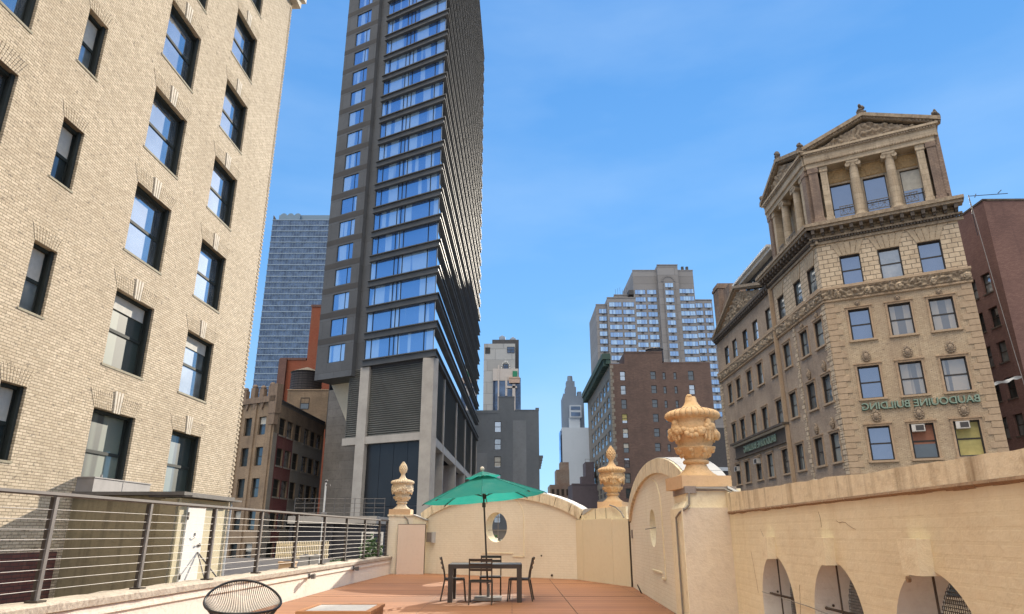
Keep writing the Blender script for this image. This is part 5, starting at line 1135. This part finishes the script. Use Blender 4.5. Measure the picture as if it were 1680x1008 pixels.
# ---------------------------------------------------------------- urns
def urn(label, x, y, z, s, rot, finial=True, mat='ochre_stone', plinth='ochre_plinth'):
    t = thing('stone_urn', label, 'urn', (x, y, z), rot, 'stone urns on the terrace walls')
    h = .41
    ob('plinth', MB().box(-h * s, h * s, -h * s, h * s, 0, .20 * s).mesh('plinth', plinth), t)
    P = lambda pr: [(r * s, q * s) for r, q in pr]
    mb = MB().lathe(P([(.34, .20), (.335, .22), (.27, .26), (.20, .33), (.17, .39), (.165, .41)]), 40); mb.lathe(P([(.165, .41), (.205, .42), (.215, .45), (.20, .475), (.165, .485), (.16, .50)]), 40); ob('foot', mb.mesh('foot', mat), t)
    lf = lambda a, z, r: 1 + .055 * abs(math.cos(a * 4)) * (z / s - .48) / .16 + .02 * math.cos(a * 16)
    mb = MB().lathe(P([(.16, .48), (.19, .52), (.23, .56), (.28, .62), (.325, .665), (.33, .68), (.28, .685)]), 96, mod=lf)
    for i in range(8):
        a = math.pi * 2 * i / 8 + .2; mb.ball((math.cos(a) * .285 * s, math.sin(a) * .285 * s, .635 * s), .05 * s, .05 * s, .055 * s, 8, 6); mb.ball((math.cos(a) * .235 * s, math.sin(a) * .235 * s, .565 * s), .035 * s, .035 * s, .05 * s, 6, 5)
        a += .39; mb.ball((math.cos(a) * .30 * s, math.sin(a) * .30 * s, .66 * s), .032 * s, .032 * s, .028 * s, 6, 5)
    ob('leaf_cup', mb.mesh('leaf_cup', mat), t)
    mb = MB().lathe(P([(.28, .68), (.285, .70), (.275, .73), (.29, .76), (.325, .82), (.35, .88), (.365, .95), (.37, 1.02), (.36, 1.07), (.345, 1.10), (.36, 1.13), (.375, 1.15)]), 48)
    rnd = random.Random(int(x * 10)); 
    for g in range(4):   # swags of fruit between hanging clusters
        a0 = math.pi / 2 * g + .35
        for i in range(11):
            q = i / 10; a = a0 + q * math.pi / 2; dz = .10 * (1 - (2 * q - 1) ** 2); zz = 1.0 - dz
            for k in range(3): rr = rnd.uniform(.036, .064) * s; mb.ball((math.cos(a + rnd.uniform(-.05, .05)) * .375 * s, math.sin(a) * .375 * s, (zz - rnd.uniform(-.035, .06)) * s), rr, rr, rr, 8, 6)
        for k in range(9): zz = 1.06 - k * .033; rr = (.058 - k * .0032) * s; mb.ball((math.cos(a0) * .372 * s, math.sin(a0) * .372 * s, zz * s), rr, rr, rr * 1.3, 8, 6); 
        for sd in (-1, 1):
            for k in range(4): a = a0 + sd * (.12 + .02 * k); mb.ball((math.cos(a) * .375 * s, math.sin(a) * .375 * s, (1.0 - .055 * k) * s), .03 * s, .03 * s, .06 * s, 6, 5)
    ob('garlanded_bowl', mb.mesh('garlanded_bowl', mat), t)
    gd = lambda a, z, r: 1 + (.075 * abs(math.sin(a * 13)) if z > 1.15 * s else 0)
    mb = MB().lathe(P([(.36, 1.14), (.405, 1.165), (.43, 1.20), (.425, 1.245), (.38, 1.285), (.30, 1.315), (.22, 1.335)]), 156, mod=gd); ob('fluted_lid', mb.mesh('fluted_lid', mat), t)
    mb = MB()
    for i in range(26):
        a = math.pi * i / 13; mb.path([(math.cos(a) * q * s, math.sin(a) * q * s, w * s) for q, w in ((.43, 1.19), (.431, 1.21), (.426, 1.248), (.382, 1.288), (.302, 1.318), (.23, 1.336))], .0055 * s, 4)
    ob('lid_grooves', mb.mesh('lid_grooves', 'mastic'), t)
    if finial:
        mb = MB().lathe(P([(.22, 1.33), (.16, 1.36), (.11, 1.42), (.08, 1.49), (.075, 1.55), (.10, 1.57), (.10, 1.59), (.12, 1.62), (.145, 1.70), (.14, 1.80), (.11, 1.89), (.05, 1.97), (.0, 2.0)]), 24)
        for k in range(8):
            q = k / 7; rr = .135 * math.sin(math.pi * (.28 + .68 * q)); 
            for i in range(9): a = 2 * math.pi * (i + .5 * (k % 2)) / 9; mb.ball((math.cos(a) * rr * s, math.sin(a) * rr * s, (1.63 + .36 * q) * s), .036 * s, .036 * s, .034 * s, 6, 5)
    else:
        br = lambda a, z, r: 1 + .25 * math.sin(a * 2 + 1) * max(0, z / s - 1.45) / .1
        mb = MB().lathe(P([(.23, 1.33), (.17, 1.36), (.125, 1.41), (.10, 1.46), (.085, 1.52), (.07, 1.55)]), 30, mod=br); mb.ball((-.035 * s, -.02 * s, 1.55 * s), .055 * s, .06 * s, .04 * s, 7, 5)
    ob('finial', mb.mesh('finial', mat), t)
    return t
urn('largest ochre urn with broken finial on the near pillar', 2.55, 9.66, 1.97, .83, R(6), False)
urn('pale ochre urn with pine cone finial beside the end of the railing', -4.22, 27.15, 2.08, .98, R(0), True, 'pale_urn')
urn('ochre urn with pine cone finial between the two gable walls', 3.22, 22.6, 2.16, .97, R(-25), True)

# ---------------------------------------------------------------- left parapet, railing
def parapet():
    t = thing('parapet_wall', 'low white painted parapet wall along the left edge of the deck', 'wall', (-4.46, 26.8, 0)); X = Face(t, -4.46, 26.8, 3.2)
    mb = MB(); n = 150; Z = []
    w = column_wall(-31, 0, -.6, lambda x: .50 + .012 * noise.noise(Vector((x * 2, 0, 0))), [], .42, .25); X.put('wall', w.mesh('wall', ['white_parapet', 'white_parapet']))
    mb = MB(); N_ = 260
    pr = lambda x: [(-.03, .505), (-.055 + .012 * noise.noise(Vector((x * 2.5, 4, 0))), .52), (-.058 + .012 * noise.noise(Vector((x * 5, 2, 0))), .60), (-.045 + .015 * noise.noise(Vector((x * 4, 8, 0))), .622 + .012 * noise.noise(Vector((x * 3, 6, 0)))), (.20, .63 + .015 * noise.noise(Vector((x * 2, 9, 0)))), (.45, .62 + .02 * noise.noise(Vector((x * 2.6, 12, 0)))), (.49, .50)]
    rows = []
    for i in range(N_ + 1): x = -31 + 31 * i / N_; rows += [(x, a, b) for a, b in pr(x)]
    m = 7; mb.add(rows, [(i * m + k, (i + 1) * m + k, (i + 1) * m + k + 1, i * m + k + 1) for i in range(N_) for k in range(m - 1)], 0, False); X.put('coping', mb.mesh('coping', 'ledge_top'))
    mb = MB(); mb.box(-31, 0, -.03, .0, .40, .435).box(-31, -.5, -.022, .0, .435, .50); X.put('moulding', mb.mesh('moulding', 'white_parapet'))
    for i, s in enumerate((-9.0, -5.1)):
        f = thing('wall_bracket', ['rusty floodlight bracket on the parapet behind the woven chair', 'rusty floodlight bracket on the parapet near the shadow edge', 'rusty floodlight bracket on the parapet at lower left'][i], 'bracket', tuple(X.pt(s, -.02, .42)), X.r, 'brackets on the left parapet')
        ob('plate', MB().box(-.03, .03, -.03, .0, -.06, .06).mesh('plate', 'iron'), f); ob('arm', MB().tube((0, -.02, 0), (-.14, -.16, -.01), .026).box(-.20, -.10, -.21, -.12, -.05, .05).mesh('arm', 'iron'), f)
        ob('lamp_head', MB().tube((.02, -.03, .0), (.02, -.16, .03), .03, .045).mesh('lamp_head', 'conduit'), f)
    r = thing('cable_railing', 'brown steel cable railing on the white parapet', 'railing', (-4.7, 26.8, .6)); Y = Face(r, -4.46, 26.8, 3.2)
    ys = [26.65, 25.5, 23.5, 21.4, 19.3, 17.2, 15.05, 12.95, 10.82, 8.72, 6.6, 4.5, 2.4, .3, -1.8]; yc = .17
    for y in ys:
        s = y - 26.8
        mb = MB().box(s - .03, s + .03, yc + .0, yc + .045, .64, 1.83); o = Y.put('post', mb.mesh('post', 'rail_dark'))
        Y.put('steel_strip', MB().box(s - .028, s + .028, yc - .03, yc - .002, .64, 1.83).mesh('steel_strip', 'iron'), 0, 0, 0, o)
        Y.put('foot_plate', MB().box(s - .09, s + .07, yc - .09, yc + .07, .625, .65).mesh('foot_plate', 'rail_dark'), 0, 0, 0, o)
    Y.put('handrail', MB().box(-29, 0, yc - .04, yc + .045, 1.85, 1.885).tube((-29, yc, 1.845), (0, yc, 1.845), .012, n=5).mesh('handrail', 'iron'))
    for k in range(9): z = .76 + .115 * k; Y.put('cable', MB().tube((-29, yc - .01, z), (-.1, yc - .01, z), .0040, n=6).mesh('cable', 'rail_light'))
parapet()

# ---------------------------------------------------------------- table, chairs, umbrella
tb = thing('dining_table', 'long brown metal table with slatted grey top under the umbrella', 'table', (-.585, 16.35, 0))
mb = MB(); W_, D_ = .80, .5
for i in range(11): mb.box(-W_ + .02, W_ - .02, -D_ + .02 + i * .0895, -D_ + .02 + i * .0895 + .075, .745, .765)
ob('tabletop', mb.mesh('tabletop', 'table_top'), tb)
ob('apron', MB().box(-W_, W_, -D_ - .0, -D_ + .02, .68, .768).box(-W_, W_, D_ - .02, D_, .68, .768).box(-W_, -W_ + .02, -D_, D_, .682, .766).box(W_ - .02, W_, -D_, D_, .682, .766).mesh('apron', 'table_metal'), tb)
for sx in (-1, 1):
    for sy in (-1, 1): ob('leg', MB().box(sx * W_ - (sx > 0) * .105 - .002 * sx, sx * W_ + (sx < 0) * .105 - .002 * sx, sy * D_ - (sy > 0) * .105 - .002 * sy, sy * D_ + (sy < 0) * .105 - .002 * sy, 0, .74).mesh('leg', 'table_metal'), tb)
def chair():
    t = thing('metal_chair', '', 'chair', (0, 0, 0), 0, 'metal chairs round the dining table')
    def bar(a, b, r=.014): return MB().tube(a, b, r, n=6)
    for sx in (-1, 1):
        x = sx * .235
        m = MB().path([(x, -.21, .45), (x, -.25, 0)], .015, 6); m.tube((x, -.25, 0), (x, -.21, .45), .016, n=6); ob('front_leg', m.mesh('front_leg', 'table_metal'), t)
        m = MB().path([(x, .30, 0), (x, .215, .45), (x, .235, .60), (x, .31, .90)], .016, 6); ob('back_post', m.mesh('back_post', 'table_metal'), t)
    m = MB()
    for i in range(6): m.box(-.225, .225, -.215 + i * .073, -.215 + i * .073 + .06, .445, .462)
    ob('seat', m.mesh('seat', 'black_seat'), t)
    ob('seat_frame', MB().box(-.25, .25, -.225, -.205, .425, .46).box(-.25, -.228, -.205, .215, .425, .458).box(.228, .25, -.205, .215, .425, .458).box(-.228, .228, .215, .235, .425, .46).mesh('seat_frame', 'table_metal'), t)
    for z, h in ((.845, .055), (.755, .05), (.655, .045)):
        y0 = .235 + (z - .6) * .25; m = MB(); n = 6
        for i in range(n):
            a, b = -.235 + .47 * i / n, -.235 + .47 * (i + 1) / n; c = lambda x: y0 + .03 * (1 - (x / .235) ** 2)
            m.add([(a, c(a), z), (b, c(b), z), (b, c(b) + .012, z + h), (a, c(a) + .012, z + h), (a, c(a) + .014, z), (b, c(b) + .014, z), (b, c(b) + .026, z + h), (a, c(a) + .026, z + h)], [(0, 1, 2, 3), (5, 4, 7, 6), (3, 2, 6, 7), (0, 4, 5, 1)])
        ob('back_slat', m.mesh('back_slat', 'table_metal'), t)
    return t
# chair faces -y locally (its back is at +y)
c0 = chair(); spots = [(-.66, 15.62, 180, 'brown metal chair at the near long side of the table with its back to us'), (-.50, 17.15, 0, 'brown metal chair on the far side of the table facing us'), (-1.28, 16.35, 95, 'brown metal chair at the left end of the table'), (.17, 16.35, -95, 'brown metal chair at the right end of the table')]
for i, (x, y, a, lb) in enumerate(spots):
    c = c0 if i == 0 else copy_tree(c0); c.location = (x, y, 0); c.rotation_euler = (0, 0, R(a)); c['label'] = lb
def umbrella():
    t = thing('patio_umbrella', 'open green fabric umbrella leaning over the table', 'umbrella', (-.53, 16.45, 0))
    base = Vector((0, 0, 0)); topv = Vector((-.16, 0, 2.74)); ax = Vector((-.095, .02, 1)).normalized()
    ob('base_plate', MB().box(-.30, .30, -.30, .30, .01, .07).tube((0, 0, .07), (0, 0, .34), .035).mesh('base_plate', 'granite'), t)
    ob('pole', MB().tube((0, 0, .05), tuple(topv), .021, n=12).mesh('pole', 'table_metal'), t)
    u = Vector((1, 0, .095)).normalized(); w = ax.cross(u).normalized(); u = w.cross(ax)
    ctr = topv - ax * .03; N_ = 8; RR = 1.42; drop = .53
    def P(r, a, lift=0):  # panel point
        k = a / (2 * math.pi / N_); f = k - math.floor(k); sag = .018 * math.sin(math.pi * f) * (r / RR); rr = r * (math.cos(math.pi / N_) / math.cos(math.pi * (f - .5) * 2 / N_)) if True else r
        return ctr + u * (rr * math.cos(a)) + w * (rr * math.sin(a)) - ax * (drop * (r / RR) ** 1.08 + sag - lift)
    mb = MB(); nr, ns = 8, 48; vs = []; a_off = .25
    for i in range(nr + 1):
        for k in range(ns): vs.append(tuple(P(.12 + (RR - .12) * i / nr, 2 * math.pi * k / ns)))
    mb.add(vs, [(i * ns + k, i * ns + (k + 1) % ns, (i + 1) * ns + (k + 1) % ns, (i + 1) * ns + k) for i in range(nr) for k in range(ns)], 0, False); ob('canopy', mb.mesh('canopy', 'canopy'), t)
    mb = MB(); vs = []
    for i in range(4):
        for k in range(ns): vs.append(tuple(P(.03 + .40 * i / 3, 2 * math.pi * k / ns, .085 + (.02 * abs(math.sin(k / ns * 8 * math.pi)) if i == 3 else 0))))
    mb.add(vs, [(i * ns + k, i * ns + (k + 1) % ns, (i + 1) * ns + (k + 1) % ns, (i + 1) * ns + k) for i in range(3) for k in range(ns)]); ob('vent_cap', mb.mesh('vent_cap', 'canopy'), t)
    for k in range(N_): a = 2 * math.pi * k / N_; e = P(RR * .995, a, -.012); ob('rib', MB().tube(tuple(ctr - ax * .03), tuple(e), .008, n=4).tube(tuple(e), tuple(e + (e - ctr).normalized() * .045), .012, n=5).tube(tuple(ctr - ax * .50), tuple(P(RR * .5, a, -.02)), .007, n=4).mesh('rib', 'table_metal'), t)
    for k in range(N_): a = 2 * math.pi * k / N_; ob('seam', MB().path([tuple(P(.12 + (RR - .12) * q / 4, a, .004)) for q in range(5)], .009, 4).mesh('seam', 'canopy'), t)
    ob('hub', MB().tube(tuple(ctr - ax * .55), tuple(ctr - ax * .45), .045, n=12).tube(tuple(ctr - ax * .1), tuple(ctr), .04, n=12).box(-.16, -.08, -.05, .05, 1.98, 2.08).mesh('hub', 'table_metal'), t)
    f = topv + ax * .04; ob('finial', MB().tube(tuple(topv), tuple(f + ax * .03), .02, n=8).ball(tuple(f + ax * .07), .05, .05, .055, 10, 8).mesh('finial', 'header_white'), t)
umbrella()

# ---------------------------------------------------------------- woven chair and wooden block in the foreground
def woven_chair():
    t = thing('woven_chair', 'black string lounge chair with an open oval shell at lower left', 'chair', (-3.12, 8.6, 0), R(0))
    N_ = 96; A = Vector
    ctr = A((0.0, 0, .70)); dirx = A((math.cos(R(-63)), math.sin(R(-63)), 0)); side = A((-dirx.y, dirx.x, 0))
    a_, b_ = .42, .40; tilt = .15
    rim = []
    for i in range(N_):
        q = 2 * math.pi * i / N_; x = math.cos(q) * b_; y = math.sin(q) * a_
        z = -tilt * (x / b_) + .03 * (math.cos(2 * q)); rim.append(ctr + dirx * x + side * y + A((0, 0, z - .02)))
    def tubeloop(pts, r, nm, mat, par): 
        mb = MB()
        for i in range(len(pts)): mb.tube(tuple(pts[i]), tuple(pts[(i + 1) % len(pts)]), r, n=8, caps=False)
        ob(nm, mb.mesh(nm, mat), par)
    tubeloop(rim, .0135, 'rim', 'cable', t)
    inner = []; ic = ctr + dirx * .20 + A((0, 0, -.29))
    for i in range(N_): q = 2 * math.pi * i / N_; inner.append(ic + dirx * (math.cos(q) * .09) + side * (math.sin(q) * .13) + A((0, 0, -.02 * math.cos(q))))
    tubeloop(inner[::4], .011, 'inner_ring', 'cable', t)
    mb = MB()
    for i in range(N_):
        p0, p2 = rim[i], inner[i]; q = 2 * math.pi * i / N_; back = max(0, -math.cos(q)); mid = (p0 + p2) / 2 + A((0, 0, -.10 - .06 * back)) - dirx * .06 * back
        pts = [tuple(p0 * (1 - s) ** 2 + mid * 2 * s * (1 - s) + p2 * s * s) for s in (0, .25, .5, .75, 1)]; mb.path(pts, .0042, 4)
    ob('cords', mb.mesh('cords', 'cable'), t)
    fr = []
    for i in range(24): q = 2 * math.pi * i / 24; fr.append(A((0, 0, .30)) + dirx * (math.cos(q) * .27 + .05) + side * math.sin(q) * .3)
    tubeloop(fr, .010, 'seat_ring', 'cable', t)
    for (x, y) in ((.36, .30), (.36, -.30), (-.34, 0)):
        p = dirx * x + side * y; top = dirx * x * .7 + side * y * .75; ob('leg', MB().tube(tuple(p + A((0, 0, 0))), tuple(top + A((0, 0, .42))), .010, n=6).mesh('leg', 'cable'), t)
woven_chair()
t = thing('wooden_block_table', 'low orange wood plank block with grey stone top at the bottom edge', 'side table', (-2.28, 10.0, 0)); X = t
ob('body', MB().box(-.46, .46, -.5, .5, 0, .42).mesh('body', 'wood_orange'), t); ob('rim', MB().box(-.48, -.40, -.52, .52, .42, .46).box(.40, .48, -.52, .52, .42, .46).box(-.40, .40, -.52, -.44, .42, .46).box(-.40, .40, .44, .52, .42, .46).mesh('rim', 'wood_orange'), t)
ob('stone_top', MB().box(-.40, .40, -.44, .44, .42, .452).mesh('stone_top', 'marble'), t)

# ---------------------------------------------------------------- things on the neighbouring roofs behind the railing
t = thing('roof_shed', 'low dark shed with pale flat fascia behind the railing', 'shed', (-18.5, 60, -.5))
ob('wall', MB().box(0, 7.0, 0, 6, 0, 2.7).mesh('wall', 'recess'), t); ob('fascia', MB().box(-.2, 7.2, -.4, 6, 2.7, 3.3).mesh('fascia', 'white_column'), t)
ob('posts', MB().box(0, .25, -.3, -.1, 0, 2.7).box(3.4, 3.6, -.3, -.1, 0, 2.7).box(6.6, 7.0, -.3, -.1, 0, 2.7).mesh('posts', 'recess'), t)
t = thing('wire_fence', 'thin wire fence on the roof of the dark shed', 'fence', (-18.5, 60.5, 2.8)); mb = MB()
for i in range(10): mb.tube((i * .85, 0, 0), (i * .85, 0, 1.5), .03, n=4)
for k in range(4): mb.tube((0, 0, .3 + .38 * k), (7.7, 0, .3 + .38 * k), .018, n=4)
ob('wires', mb.mesh('wires', 'iron'), t)
t = thing('light_pole', 'white pole with a lamp head standing behind the railing', 'pole', (-11.9, 45, 2.0)); ob('pole', MB().tube((0, 0, -2.5), (0, 0, 2.5), .06).mesh('pole', 'white_trim'), t); ob('lamp_head', MB().ball((0, 0, 2.6), .1).box(-.02, .3, -.05, .05, 2.3, 2.4).ball((0, 0, .55), .22, .22, .16).mesh('lamp_head', 'iron'), t)
t = thing('picket_fence', 'low cream picket fence on the roof behind the railing', 'fence', (-11.4, 35, 0)); mb = MB()
for i in range(30): mb.box(i * .085, i * .085 + .045, 0, .03, .25, 1.05)
mb.box(0, 2.55, .03, .06, .4, .46).box(0, 2.55, .03, .06, .85, .91); ob('pickets', mb.mesh('pickets', 'cream_plaster'), t)
for i, (x, w, m, lb) in enumerate(((-8.75, .36, 'marble', 'pale rectangular stone planter on the roof, left one'), (-8.32, .36, 'marble', 'pale rectangular stone planter on the roof, right one'), (-9.6, .62, 'ochre_plinth', 'orange clay planter box left of the stone planters'))):
    t = thing('planter_box', lb, 'planter', (x, 30, -.5), 0, 'planters on the neighbouring roof'); ob('box', MB().box(0, w, 0, .4, 0, 1.05 - .25 * (i == 2)).box(-.03, w + .03, -.03, .43, .98 - .25 * (i == 2), 1.06 - .25 * (i == 2)).mesh('box', m), t)
    ob('soil', MB().ball((w / 2, .2, 1.0 - .25 * (i == 2)), w * .45, .18, .1).mesh('soil', 'recess'), t)
def shrub(label, x, y, z, r, h, n, seed):
    t = thing('shrub', label, 'shrub', (x, y, z), 0, 'shrubs behind the railing'); rnd = random.Random(seed); mb = MB()
    for i in range(n):
        a = rnd.uniform(0, 6.28); q = rnd.random() ** .5; c = Vector((math.cos(a) * r * q, math.sin(a) * r * q, h * (.25 + .75 * rnd.random() * (1 - .4 * q)))); d = Vector((rnd.uniform(-1, 1), rnd.uniform(-1, 1), rnd.uniform(-.6, 1))).normalized(); e = d.cross(Vector((rnd.uniform(-1, 1), rnd.uniform(-1, 1), .3))).normalized(); s = rnd.uniform(.04, .09)
        mb.add([c - d * s, c + e * s * .5, c + d * s, c - e * s * .5], [(0, 1, 2, 3)])
    ob('foliage', mb.mesh('foliage', 'leaf'), t); m = MB()
    for i in range(5): a = i * 1.3; m.tube((0, 0, 0), (math.cos(a) * r * .5, math.sin(a) * r * .5, h * .7), .025, .01, n=5)
    ob('stem', m.mesh('stem', 'table_metal'), t)
shrub('small green shrub beside the stone planters', -7.35, 31, -.5, .55, 1.0, 500, 3)
shrub('tall dark green shrub against the corner pillar', -5.55, 28.5, -.5, .45, 2.0, 900, 4)
shrub('green shrub seen through the round opening of the gable', -.8, 30.5, -.5, .7, 2.0, 1400, 5)
t = thing('roof_fence', 'grey slatted screen seen through the round opening', 'fence', (-3.5, 33, -.5)); ob('screen', MB().box(0, 4.5, 0, .05, 0, 2.0).mesh('screen', 'iron'), t); ob('top_rail', MB().box(0, 4.5, -.03, .08, 2.0, 2.08).mesh('top_rail', 'iron'), t)
t = thing('garden_trellis', 'white painted timber trellis standing on the roof behind the railing', 'frame', (-7.0, 33.5, -.5)); mb = MB()
for x in (0, .45, .9): mb.box(x, x + .09, 0, .09, 0, 1.9)
mb.box(0, .99, 0, .09, 1.9, 1.98).box(0, .99, .01, .08, 1.0, 1.08); ob('timber', mb.mesh('timber', 'white_trim'), t)
